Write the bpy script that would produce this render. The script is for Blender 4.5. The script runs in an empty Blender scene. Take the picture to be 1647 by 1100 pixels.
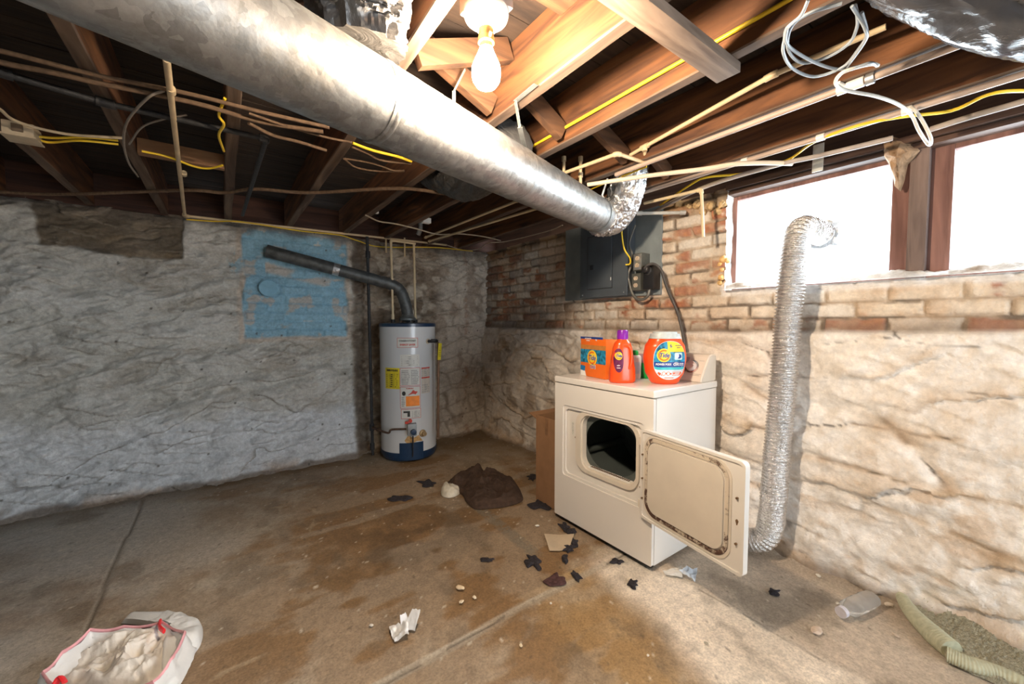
import bpy, bmesh, math, random
import numpy as np
from mathutils import Vector, Matrix, Euler
random.seed(7)
sc = bpy.context.scene
PI = math.pi
R = math.radians

# ------------------------------------------------------------------ camera
FPX, YAW, PITCH, CAMH = 640.0, R(36), R(2.7), 1.24
cam_data = bpy.data.cameras.new('camera')
cam_data.sensor_width = 36; cam_data.lens = FPX / 1647 * 36
cam_data.clip_start = 0.02; cam_data.clip_end = 200
cam = bpy.data.objects.new('camera', cam_data)
sc.collection.objects.link(cam)
cam.location = (0, 0, CAMH)
cam.rotation_euler = Euler((R(90) - PITCH, 0, -YAW), 'XYZ')
sc.camera = cam

# ------------------------------------------------------------------ view, world, daylight
sc.view_settings.view_transform = 'Standard'
sc.view_settings.look = 'None'
sc.view_settings.gamma = 1
sc.view_settings.exposure = 1.2
sc.view_settings.use_curve_mapping = False
w = bpy.data.worlds.new('sky'); sc.world = w; w.use_nodes = True
bg = w.node_tree.nodes['Background']
bg.inputs[0].default_value = (0.84, 0.93, 1.0, 1)
bg.inputs[1].default_value = 2.2

def window_or_fill_light(name, loc, sx, sy, rot, power, col):
    l = bpy.data.lights.new(name, 'AREA'); l.shape = 'RECTANGLE'; l.size = sx; l.size_y = sy
    l.energy = power; l.color = col
    o = bpy.data.objects.new(name, l); sc.collection.objects.link(o)
    o.location = loc; o.rotation_euler = rot
    return o
# daylight falling in through the two windows of the right wall (lights stand outside, facing in and down)
window_or_fill_light('daylight', (2.95, 0.82, 1.85), 0.8, 0.6, (0, R(80), 0), 28, (0.80, 0.90, 1.0))
window_or_fill_light('daylight', (2.95, -0.05, 1.85), 0.8, 0.6, (0, R(80), 0), 28, (0.80, 0.90, 1.0))
# added fill lamp, outside an assumed opening in the unseen rear wall
window_or_fill_light('daylight', (1.35, -2.75, 1.2), 1.7, 1.7, (R(76), 0, R(22)), 17, (0.84, 0.92, 1.0))  # this 'daylight' is the added fill lamp

# ------------------------------------------------------------------ numpy noise
def _h(ix, iy, s):
    n = (ix.astype(np.int64) * 374761393 + iy.astype(np.int64) * 668265263 + s * 1274126177) & 0xffffffff
    n = ((n ^ (n >> 13)) * 1274126177) & 0xffffffff
    n = n ^ (n >> 16)
    return (n & 0xffffff) / float(0xffffff)
def vnoise(x, y, s=0):
    ix = np.floor(x); iy = np.floor(y); fx = x - ix; fy = y - iy
    fx = fx*fx*(3-2*fx); fy = fy*fy*(3-2*fy)
    a = _h(ix, iy, s); b = _h(ix+1, iy, s); c = _h(ix, iy+1, s); d = _h(ix+1, iy+1, s)
    return (a*(1-fx)+b*fx)*(1-fy) + (c*(1-fx)+d*fx)*fy
def fbm(x, y, s=0, o=5, g=0.5):
    t = 0; a = 1; n = 0
    for k in range(o):
        t = t + a*vnoise(x*2**k + 17.3*k, y*2**k + 9.1*k, s+k*13); n += a; a *= g
    return t / n
def ridge(x, y, s=0, o=4):
    t = 0; a = 1; n = 0
    for k in range(o):
        t = t + a*(1-np.abs(2*vnoise(x*2**k+5.2*k, y*2**k+3.7*k, s+k*7)-1)); n += a; a *= .5
    return t / n
def worley(x, y, s=0):
    ix = np.floor(x); iy = np.floor(y)
    f1 = np.full(x.shape, 9.); f2 = np.full(x.shape, 9.); cid = np.zeros(x.shape)
    for dx in (-1, 0, 1):
        for dy in (-1, 0, 1):
            cx = ix+dx; cy = iy+dy
            px = cx + .15 + .7*_h(cx, cy, s); py = cy + .15 + .7*_h(cx, cy, s+5)
            d = np.hypot(px-x, py-y); c = _h(cx, cy, s+9)
            m = d < f1
            f2 = np.where(m, f1, np.minimum(f2, d)); cid = np.where(m, c, cid); f1 = np.where(m, d, f1)
    return f1, f2, cid
def slabs(x, y, s, f, tilt, warp=2.4):
    """overlapping lips: full at each lower edge, thinning upwards (0..1)"""
    ph = y*f + x*tilt + warp*fbm(x*1.7, y*2.3, s, 4) + .25*fbm(x*9, y*9, s+3, 3)
    return 1-(ph-np.floor(ph))
def sstep(a, b, x):
    t = np.clip((x-a)/(b-a), 0, 1); return t*t*(3-2*t)
def mixc(c, d, t):
    return c*(1-t[..., None]) + np.asarray(d)*t[..., None]

# ------------------------------------------------------------------ materials
MATS = {}
def nodes(name):
    m = bpy.data.materials.new(name); m.use_nodes = True
    nt = m.node_tree; b = nt.nodes['Principled BSDF']
    return m, nt, b
def mat(name, col, rough=.6, metal=0., var=.12, scale=30, bump=.0, bscale=60, stretch=(1, 1, 1), trans=0., alpha=1., ior=1.45, spec=None, emit=None, es=0, coat=0, sss=0, detail=4, col2=None):
    if name in MATS: return MATS[name]
    m, nt, b = nodes(name); N = nt.nodes; L = nt.links
    tc = N.new('ShaderNodeTexCoord'); mp = N.new('ShaderNodeMapping'); mp.inputs['Scale'].default_value = stretch
    L.new(tc.outputs['Object'], mp.inputs[0])
    nz = N.new('ShaderNodeTexNoise'); nz.inputs['Scale'].default_value = scale; nz.inputs['Detail'].default_value = detail
    L.new(mp.outputs[0], nz.inputs['Vector'])
    rp = N.new('ShaderNodeValToRGB')
    c = Vector(col)
    lo = c*(1-var) if col2 is None else Vector(col2)
    hi = c*(1+var) if col2 is None else c
    rp.color_ramp.elements[0].position = .3; rp.color_ramp.elements[1].position = .7
    rp.color_ramp.elements[0].color = (*lo, 1); rp.color_ramp.elements[1].color = (*hi, 1)
    L.new(nz.outputs[0], rp.inputs[0]); L.new(rp.outputs[0], b.inputs['Base Color'])
    b.inputs['Roughness'].default_value = rough; b.inputs['Metallic'].default_value = metal
    b.inputs['Transmission Weight'].default_value = trans; b.inputs['Alpha'].default_value = alpha; b.inputs['IOR'].default_value = ior
    if spec is not None: b.inputs['Specular IOR Level'].default_value = spec
    if coat: b.inputs['Coat Weight'].default_value = coat; b.inputs['Coat Roughness'].default_value = .1
    if sss: b.inputs['Subsurface Weight'].default_value = sss; b.inputs['Subsurface Radius'].default_value = (.02, .02, .02)
    if emit: b.inputs['Emission Color'].default_value = (*emit, 1); b.inputs['Emission Strength'].default_value = es
    if bump:
        n2 = N.new('ShaderNodeTexNoise'); n2.inputs['Scale'].default_value = bscale; n2.inputs['Detail'].default_value = 5
        L.new(mp.outputs[0], n2.inputs['Vector'])
        bp = N.new('ShaderNodeBump'); bp.inputs['Strength'].default_value = bump; bp.inputs['Distance'].default_value = .01
        L.new(n2.outputs[0], bp.inputs['Height']); L.new(bp.outputs[0], b.inputs['Normal'])
    MATS[name] = m
    return m
def wood(name, c1, c2, axis=1, rough=.8, freq=14.):
    """grain running along one axis, knots and dirt"""
    m, nt, b = nodes(name); N = nt.nodes; L = nt.links
    tc = N.new('ShaderNodeTexCoord'); oi = N.new('ShaderNodeObjectInfo')
    add = N.new('ShaderNodeVectorMath'); add.operation = 'ADD'
    mul = N.new('ShaderNodeVectorMath'); mul.operation = 'SCALE'; mul.inputs['Scale'].default_value = 9.
    cmb = N.new('ShaderNodeCombineXYZ')
    for i in range(3): L.new(oi.outputs['Random'], cmb.inputs[i])
    L.new(cmb.outputs[0], mul.inputs[0]); L.new(tc.outputs['Object'], add.inputs[0]); L.new(mul.outputs[0], add.inputs[1])
    s = [freq, freq, freq]; s[axis] = freq*.09
    mp = N.new('ShaderNodeMapping'); mp.inputs['Scale'].default_value = s
    L.new(add.outputs[0], mp.inputs[0])
    nz = N.new('ShaderNodeTexNoise'); nz.inputs['Scale'].default_value = 1.4; nz.inputs['Detail'].default_value = 7; nz.inputs['Distortion'].default_value = 1.3
    L.new(mp.outputs[0], nz.inputs['Vector'])
    rp = N.new('ShaderNodeValToRGB'); rp.color_ramp.elements[0].position = .32; rp.color_ramp.elements[1].position = .68
    rp.color_ramp.elements[0].color = (*c1, 1); rp.color_ramp.elements[1].color = (*c2, 1)
    L.new(nz.outputs[0], rp.inputs[0])
    n3 = N.new('ShaderNodeTexNoise'); n3.inputs['Scale'].default_value = 3.; n3.inputs['Detail'].default_value = 3
    L.new(add.outputs[0], n3.inputs['Vector'])
    mx = N.new('ShaderNodeMixRGB'); mx.blend_type = 'MULTIPLY'; mx.inputs[0].default_value = .55
    L.new(rp.outputs[0], mx.inputs[1]); L.new(n3.outputs['Fac'], mx.inputs[2]); L.new(mx.outputs[0], b.inputs['Base Color'])
    b.inputs['Roughness'].default_value = rough
    bp = N.new('ShaderNodeBump'); bp.inputs['Strength'].default_value = .45; bp.inputs['Distance'].default_value = .006
    L.new(nz.outputs[0], bp.inputs['Height']); L.new(bp.outputs[0], b.inputs['Normal'])
    return m
def painted(name, rough=.85, bump=.5, bscale=45, grain=.14, gscale=70):
    """material reading the mesh's own colour layer, with fine grain on top"""
    m, nt, b = nodes(name); N = nt.nodes; L = nt.links
    at_ = N.new('ShaderNodeAttribute'); at_.attribute_name = 'Col'
    tc = N.new('ShaderNodeTexCoord')
    nz = N.new('ShaderNodeTexNoise'); nz.inputs['Scale'].default_value = gscale; nz.inputs['Detail'].default_value = 6; nz.inputs['Roughness'].default_value = .65
    L.new(tc.outputs['Object'], nz.inputs['Vector'])
    mr = N.new('ShaderNodeMapRange'); mr.inputs['From Min'].default_value = .3; mr.inputs['From Max'].default_value = .7
    mr.inputs['To Min'].default_value = 1-grain*1.6; mr.inputs['To Max'].default_value = 1+grain
    L.new(nz.outputs['Fac'], mr.inputs[0])
    mx = N.new('ShaderNodeVectorMath'); mx.operation = 'SCALE'
    L.new(at_.outputs['Color'], mx.inputs[0]); L.new(mr.outputs[0], mx.inputs['Scale']); L.new(mx.outputs[0], b.inputs['Base Color'])
    b.inputs['Roughness'].default_value = rough
    n2 = N.new('ShaderNodeTexNoise'); n2.inputs['Scale'].default_value = bscale; n2.inputs['Detail'].default_value = 7; n2.inputs['Roughness'].default_value = .6
    L.new(tc.outputs['Object'], n2.inputs['Vector'])
    bp = N.new('ShaderNodeBump'); bp.inputs['Strength'].default_value = bump; bp.inputs['Distance'].default_value = .012
    L.new(n2.outputs['Fac'], bp.inputs['Height']); L.new(bp.outputs[0], b.inputs['Normal'])
    return m

# ------------------------------------------------------------------ mesh building
class MB:
    def __init__(s): s.bm = bmesh.new()
    def box(s, c, d, bev=0, rot=None, seg=2):
        t = bmesh.new(); bmesh.ops.create_cube(t, size=1)
        for v in t.verts: v.co = Vector((v.co.x*d[0], v.co.y*d[1], v.co.z*d[2]))
        if bev: bmesh.ops.bevel(t, geom=list(t.edges), offset=bev, segments=seg, profile=.7, affect='EDGES')
        M = Matrix.Translation(Vector(c)) @ (rot.to_4x4() if rot else Matrix())
        s.merge(t, M); return s
    def merge(s, t, M=None):
        if M is not None: bmesh.ops.transform(t, matrix=M, verts=t.verts)
        me = bpy.data.meshes.new('tmp'); t.to_mesh(me); t.free(); s.bm.from_mesh(me); bpy.data.meshes.remove(me)
    def raw(s, vs, fs):
        bv = [s.bm.verts.new(v) for v in vs]
        for f in fs:
            try: s.bm.faces.new([bv[i] for i in f])
            except ValueError: pass
        return s
    def tube(s, pts, r, n=10, cap=True, flat=1.):
        pts = [Vector(p) for p in pts]
        K = len(pts); rr = r if isinstance(r, (list, tuple)) else [r]*K
        T = [(pts[min(i+1, K-1)]-pts[max(i-1, 0)]).normalized() for i in range(K)]
        up = Vector((0, 0, 1)) if abs(T[0].z) < .9 else Vector((1, 0, 0))
        nrm = (up - T[0]*up.dot(T[0])).normalized(); vs = []
        for i in range(K):
            nrm = (nrm - T[i]*nrm.dot(T[i])).normalized(); b = T[i].cross(nrm)
            for k in range(n):
                a = 2*PI*k/n
                vs.append(pts[i] + (nrm*math.cos(a)*flat + b*math.sin(a))*rr[i])
        fs = [(i*n+k, i*n+(k+1) % n, (i+1)*n+(k+1) % n, (i+1)*n+k) for i in range(K-1) for k in range(n)]
        if cap: fs += [tuple(range(n-1, -1, -1)), tuple((K-1)*n+k for k in range(n))]
        return s.raw(vs, fs)
    def lathe(s, prof, c=(0, 0, 0), n=32, M=None, sx=1., sy=1.):
        vs = []; c = Vector(c)
        for r, z in prof:
            for k in range(n):
                a = 2*PI*k/n; p = Vector((r*math.cos(a)*sx, r*math.sin(a)*sy, z))
                vs.append(c + (M @ p if M else p))
        K = len(prof)
        fs = [(i*n+k, i*n+(k+1) % n, (i+1)*n+(k+1) % n, (i+1)*n+k) for i in range(K-1) for k in range(n)]
        fs += [tuple(range(n-1, -1, -1)), tuple((K-1)*n+k for k in range(n))]
        return s.raw(vs, fs)
    def prism(s, poly, z0, z1, M=None):
        """closed polygon (x,y) extruded z0..z1, then M"""
        n = len(poly); f = (lambda p: M @ Vector(p)) if M else Vector
        vs = [f((x, y, z0)) for x, y in poly] + [f((x, y, z1)) for x, y in poly]
        fs = [tuple(range(n-1, -1, -1)), tuple(range(n, 2*n))] + [(i, (i+1) % n, n+(i+1) % n, n+i) for i in range(n)]
        return s.raw(vs, fs)
    def ring(s, outer, inner, z0, z1, M=None):
        """frame between two outlines with the same number of points"""
        n = len(outer); f = (lambda p: M @ Vector(p)) if M else Vector
        vs = [f((x, y, z)) for z in (z0, z1) for P in (outer, inner) for x, y in P]
        fs = []
        for i in range(n):
            j = (i+1) % n
            fs += [(i, n+i, n+j, j), (2*n+i, 2*n+j, 3*n+j, 3*n+i), (i, j, 2*n+j, 2*n+i), (n+i, 3*n+i, 3*n+j, n+j)]
        return s.raw(vs, fs)
    def xf(s, M): bmesh.ops.transform(s.bm, matrix=M, verts=s.bm.verts); return s
    def build(s, name, m, parent=None, org=None, angle=35, flip=False):
        bmesh.ops.recalc_face_normals(s.bm, faces=s.bm.faces)
        if flip: bmesh.ops.reverse_faces(s.bm, faces=s.bm.faces)
        o = Vector((0, 0, 0))
        if parent is not None:
            q = parent
            while q is not None: o = o + q.location; q = q.parent
        elif org is not None: o = Vector(org)
        bmesh.ops.translate(s.bm, verts=s.bm.verts, vec=-o)
        me = bpy.data.meshes.new(name); s.bm.to_mesh(me); s.bm.free()
        return link_mesh(name, me, m, parent, o if parent is None else None, angle)
def link_mesh(name, me, m, parent=None, loc=None, angle=35):
    if len(me.polygons):
        me.polygons.foreach_set('use_smooth', [True]*len(me.polygons))
        me.set_sharp_from_angle(angle=R(angle))
    me.materials.append(m)
    o = bpy.data.objects.new(name, me); sc.collection.objects.link(o)
    if parent is not None: o.parent = parent
    if loc is not None: o.location = loc
    return o
def tag(o, label, cat, group=None, kind=None):
    o['label'] = label; o['category'] = cat
    if group: o['group'] = group
    if kind: o['kind'] = kind
    return o
def thing(name, label, cat, loc=(0, 0, 0), group=None):
    o = bpy.data.objects.new(name, None); sc.collection.objects.link(o); o.empty_display_size = .05
    o.location = loc; return tag(o, label, cat, group)
def struct(o, label=None):
    o['kind'] = 'structure'
    if label: o['label'] = label; o['category'] = 'structure'
    return o
def sm(pts, k=6):
    """Catmull-Rom through the points"""
    P = [Vector(p) for p in pts]; P = [P[0]*2-P[1]] + P + [P[-1]*2-P[-2]]; out = []
    for i in range(1, len(P)-2):
        for j in range(k):
            t = j/k; a, b, c, d = P[i-1:i+3]
            out.append(.5*((2*b)+(c-a)*t+(2*a-5*b+4*c-d)*t*t+(3*b-a-3*c+d)*t**3))
    out.append(P[-2]); return out
def rrect(x0, x1, y0, y1, r, k=5):
    o = []
    for cx, cy, a0 in ((x1-r, y1-r, 0), (x0+r, y1-r, 90), (x0+r, y0+r, 180), (x1-r, y0+r, 270)):
        for i in range(k+1):
            a = R(a0+90*i/k); o.append((cx+r*math.cos(a), cy+r*math.sin(a)))
    return o
def text_geo(txt, size, shear=0, depth=.0004, offset=0, align='CENTER'):
    c = bpy.data.curves.new('t', 'FONT'); c.body = txt; c.size = size; c.shear = shear; c.extrude = depth; c.offset = offset
    c.align_x = align; c.align_y = 'CENTER'; c.resolution_u = 3
    o = bpy.data.objects.new('t', c); sc.collection.objects.link(o)
    dg = bpy.context.evaluated_depsgraph_get(); dg.update()
    me = bpy.data.meshes.new_from_object(o.evaluated_get(dg))
    vs = [v.co.copy() for v in me.vertices]; fs = [tuple(p.vertices) for p in me.polygons]
    bpy.data.objects.remove(o); bpy.data.curves.remove(c); bpy.data.meshes.remove(me)
    return vs, fs
def put_text(mb, txt, size, f, shear=0, at2=(0, 0), sx=1., off=0):
    vs, fs = text_geo(txt, size, shear, offset=off)
    mb.raw([f(v.x*sx+at2[0], v.y+at2[1], v.z) for v in vs], fs)

# pixel of the 1647x1100 frame -> point on a known real plane
_f = Vector((math.sin(YAW)*math.cos(PITCH), math.cos(YAW)*math.cos(PITCH), -math.sin(PITCH)))
_r = Vector((math.cos(YAW), -math.sin(YAW), 0)); _u = _r.cross(_f)
def at(px, py, z=0., ax=2):
    d = _f + _r*((px-823.5)/FPX) - _u*((py-550)/FPX); t = (z-(CAMH if ax == 2 else 0))/d[ax]
    return Vector((0, 0, CAMH)) + d*t

# ------------------------------------------------------------------ setting: walls, floor, ceiling
XW, YW, ZT = 2.40, 3.86, 2.03          # right wall, back wall, top of masonry
XL, YR = -3.2, -2.4                    # unseen left wall and rear wall

def field_mesh(name, us, vs, pos, col, m, hole=None):
    U, V = np.meshgrid(us, vs, indexing='ij'); P = pos(U, V); C = np.clip(col(U, V), 0, 1)
    nu, nv = U.shape
    idx = np.arange(nu*nv).reshape(nu, nv)
    q = np.stack([idx[:-1, :-1], idx[1:, :-1], idx[1:, 1:], idx[:-1, 1:]], -1).reshape(-1, 4)
    if hole:
        cu = (.25*(U[:-1, :-1]+U[1:, :-1]+U[1:, 1:]+U[:-1, 1:])).ravel(); cv = (.25*(V[:-1, :-1]+V[1:, :-1]+V[1:, 1:]+V[:-1, 1:])).ravel()
        q = q[~hole(cu, cv)]
    me = bpy.data.meshes.new(name); me.from_pydata(P.reshape(-1, 3).tolist(), [], q.tolist())
    a = me.color_attributes.new('Col', 'FLOAT_COLOR', 'POINT')
    a.data.foreach_set('color', np.concatenate([C.reshape(-1, 3), np.ones((nu*nv, 1))], 1).ravel())
    me.update(); o = link_mesh(name, me, m, angle=180); return o
def axis(a, b, fine0, fine1, df, dc):
    xs = [a]
    while xs[-1] < b-1e-6:
        x = xs[-1]; st = df if fine0-1e-6 <= x < fine1-1e-6 else dc
        nx = x+st
        if x < fine0-1e-6 < nx: nx = fine0
        xs.append(min(nx, b))
    return np.array(xs)

# ---- floor
def floor_pos(X, Y):
    z = .012*(fbm(X*1.3, Y*1.3, 3)-.5) + .004*(fbm(X*14, Y*14, 8)-.5)
    foot = np.maximum(sstep(.22, .0, YW-Y), sstep(.13, .0, XW-X)) * (fbm(X*9, Y*9, 4))
    z = z*.5 + .045*foot*foot + .02*sstep(.9, 0, (YW-Y))*sstep(1.3, 0, XW-X)*fbm(X*11, Y*11, 31)
    j1 = np.abs(X+.485+.02*(fbm(Y*3, X*0, 5)-.5)); j2 = np.abs(Y-1.335+.03*(fbm(X*3, Y*0, 6)-.5))
    z -= .008*sstep(.010, .003, j1)*(Y < 3.75) + .004*sstep(.012, .003, j2)*(X > .2)
    return np.stack([X, Y, z-.004], -1)
def floor_col(X, Y):
    n = fbm(X*2.2, Y*2.2, 11); n2 = fbm(X*9, Y*9, 12); n3 = fbm(X*50, Y*50, 13, 3)
    C = np.zeros(X.shape+(3,)) + np.array([.40, .315, .22])
    grey = sstep(.55, -.9, X + .55*(n-.5)); C = mixc(C, (.50, .46, .41), grey)
    st = sstep(.40, .66, n*.65+n2*.35 + .26*sstep(1.6, .3, np.hypot((X-1.0)/1.2, (Y-2.0)/1.0)) - .10*grey)
    C = mixc(C, (.24, .135, .055), st*.90*(1-.55*grey))
    dk = sstep(.62, .0, np.hypot((X-.85)/1.2, (Y-2.15)/1.2))
    C = mixc(C, (.125, .075, .035), .85*dk*sstep(.25, .55, n2))
    # pale dry concrete at the near right, edge running from the joint towards the camera
    edge = X - (1.44 - .22*(1.30-Y) + .12*(fbm(X*3, Y*3, 14)-.5))
    dry = sstep(-.05, .13, edge)*sstep(1.50, 1.28, Y + .10*(n2-.5))
    C = mixc(C, (.90, .81, .69), dry*(.82+.18*n2))
    ck = X-1.765+.05*(fbm(X*0, Y*4, 181)-.5); C = mixc(C, (.50, .405, .31), .85*sstep(-.01, .03, ck)*sstep(1.6, 1.3, Y)*(.75+.35*n2)); C = mixc(C, (.16, .11, .07), .7*sstep(.009, .002, np.abs(ck))*(Y < 1.15)*(n2 > .46))
    C = mixc(C, (.50, .33, .15), .5*sstep(.35, .05, np.abs(edge+.18))*(Y < 1.4)*(1-dry))
    # rubbed patches and light streaks
    C = mixc(C, (.46, .40, .32), .35*sstep(.60, .72, ridge(X*2.1, Y*4.5, 15)))
    C = mixc(C, (.17, .13, .09), .45*sstep(.62, .74, fbm(X*5.1+3, Y*3.3, 16)))
    C *= (0.80+.42*n3)[..., None]
    # thin mineral cracks
    cr = ridge(X*1.9+.4*n2, Y*1.9+.3*n, 17, 3)
    C = mixc(C, (.50, .40, .27), .5*sstep(.915, .95, cr)*sstep(.5, .8, n+st*.2))
    # joints
    j1 = np.abs(X+.485+.02*(fbm(Y*3, X*0, 5)-.5)); j2 = np.abs(Y-1.335+.03*(fbm(X*3, Y*0, 6)-.5))
    C = mixc(C, (.47, .42, .34), .8*sstep(.022, .010, np.abs(j2-.004))*(X > .2)*(.5+.5*n2)*(X < 1.7))
    C = mixc(C, (.10, .08, .06), .75*sstep(.008, .003, np.abs(j2+.0))*(X > .2)*(n > .47))
    C = mixc(C, (.45, .40, .33), .5*sstep(.016, .008, j1)*(Y < 3.75)); C = mixc(C, (.12, .09, .06), .7*sstep(.008, .003, j1)*(Y < 3.75))
    # old grey score beside the crumpled cloth
    tx = (X-1.36) + .02*(n3-.5); sc_ = sstep(.05, .03, np.abs(tx - (Y-2.15)*.05))*sstep(1.55, 1.65, Y)*sstep(2.42, 2.3, Y)
    C = mixc(C, (.20, .18, .14), .7*sc_*sstep(.35, .6, n3+.1))
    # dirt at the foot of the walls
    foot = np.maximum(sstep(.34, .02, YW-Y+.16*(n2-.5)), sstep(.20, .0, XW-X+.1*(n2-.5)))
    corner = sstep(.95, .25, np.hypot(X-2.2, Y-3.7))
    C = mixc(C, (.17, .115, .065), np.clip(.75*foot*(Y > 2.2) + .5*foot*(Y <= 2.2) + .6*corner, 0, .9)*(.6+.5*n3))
    # flecks of fallen whitewash
    f1, f2, cid = worley(X*7.5, Y*7.5, 21)
    C = mixc(C, (.70, .62, .50), .7*(f1 < .02+.05*cid**4)*(cid > .62))
    f1, f2, cid = worley(X*24, Y*24, 22)
    C = mixc(C, (.66, .60, .50), .6*(f1 < .04+.10*n3)*(cid > .93))
    C = mixc(C, (.10, .07, .045), .6*(f1 < .15)*(cid < .05))
    return C
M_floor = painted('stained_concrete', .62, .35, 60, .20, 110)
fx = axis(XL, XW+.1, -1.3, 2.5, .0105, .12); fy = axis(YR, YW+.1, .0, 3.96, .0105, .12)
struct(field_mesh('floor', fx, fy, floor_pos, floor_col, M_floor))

# ---- brick helper: height (0..1) and id per brick
def bricks(u, v, L, H, mort, s):
    row = np.floor(v/H); uu = u/L + .5*(row % 2) + .08*_h(row, row*0, s)
    colu = np.floor(uu); fu = (uu-colu)*L; fv = v-row*H
    d = np.minimum(np.minimum(fu, L-fu), np.minimum(fv, H-fv))
    return sstep(mort*.35, mort*1.15, d), _h(colu, row, s+3), row

# ---- back wall
def back_fields(X, Z):
    wx = X+.06*(fbm(X*5, Z*5, 40)-.5); wz = Z+.05*(fbm(X*5, Z*5, 41)-.5)
    f1, f2, cid = worley(wx*3.0+.6*wz, wz*6.0-wx*1.1, 42)
    seam = sstep(.16, .0, f2-f1)
    lump = fbm(wx*3.5-.8*wz, wz*8+wx*1.2, 43, 5, .55); fold = ridge(wx*2.2+wz*1.2, wz*7.5-wx*2.6, 44, 4)
    blue = sstep(.13, .155, wx)*sstep(.945, .915, wx)*sstep(1.10, 1.135, wz)*sstep(2.01, 1.985, wz)
    bh, bid, row = bricks(X+.02*(lump-.5), Z+.03*(lump-.5)+.008*(fbm(X*20, Z*20, 145)-.5), .30, .074, .011, 45)
    bn_ = .10*(fbm(X*6, Z*6, 147, 3)-.5); brown = sstep(-.96, -.94, wx+bn_)*sstep(-.215, -.230, wx+bn_*.7)*sstep(1.715, 1.735, wz+.05*(X+.6)+bn_*.5)
    rough = sstep(.95, 1.02, X+.10*(lump-.5))*sstep(2.0, 1.85, X)   # bare rubble round the heater
    right = sstep(1.78, 1.95, X+.12*(lump-.5))
    return wx, wz, f1, f2, cid, seam, lump, fold, blue, bh, bid, brown, rough, right
def back_pos(X, Z):
    wx, wz, f1, f2, cid, seam, lump, fold, blue, bh, bid, brown, rough, right = back_fields(X, Z)
    d = .120*(lump-.5) + .085*(fold-.6) - .004*seam + .012*(cid-.5)*sstep(0, .3, f2-f1) + .020*(ridge(wx*7+wz*3, wz*15-wx*5, 144, 3)-.6)
    lip = slabs(X, Z, 240, 5.5, -1.3)*sstep(.40, .62, fbm(X*2.6, Z*4.2, 241)); lip2 = slabs(X, Z, 243, 11., 2.2)*sstep(.50, .66, fbm(X*4.2, Z*5.2, 244))
    d += .042*lip + .020*lip2
    d *= 1-.75*blue
    d = d*(1-.35*right) + .02*rough*(fbm(X*14, Z*14, 46)-.5)*1.6 - .03*rough
    d += blue*(.010*bh-.012) - .008*sstep(.02, .0, np.abs(np.hypot(X-.33, Z-1.52)-.062)-.002)*blue
    d -= .022*brown
    low = sstep(.60, .40, Z+.22*(lump-.5)+.05*X); d += .022*low
    d += .03*sstep(.12, 0, Z)
    return np.stack([X, YW-d, Z], -1)
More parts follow.
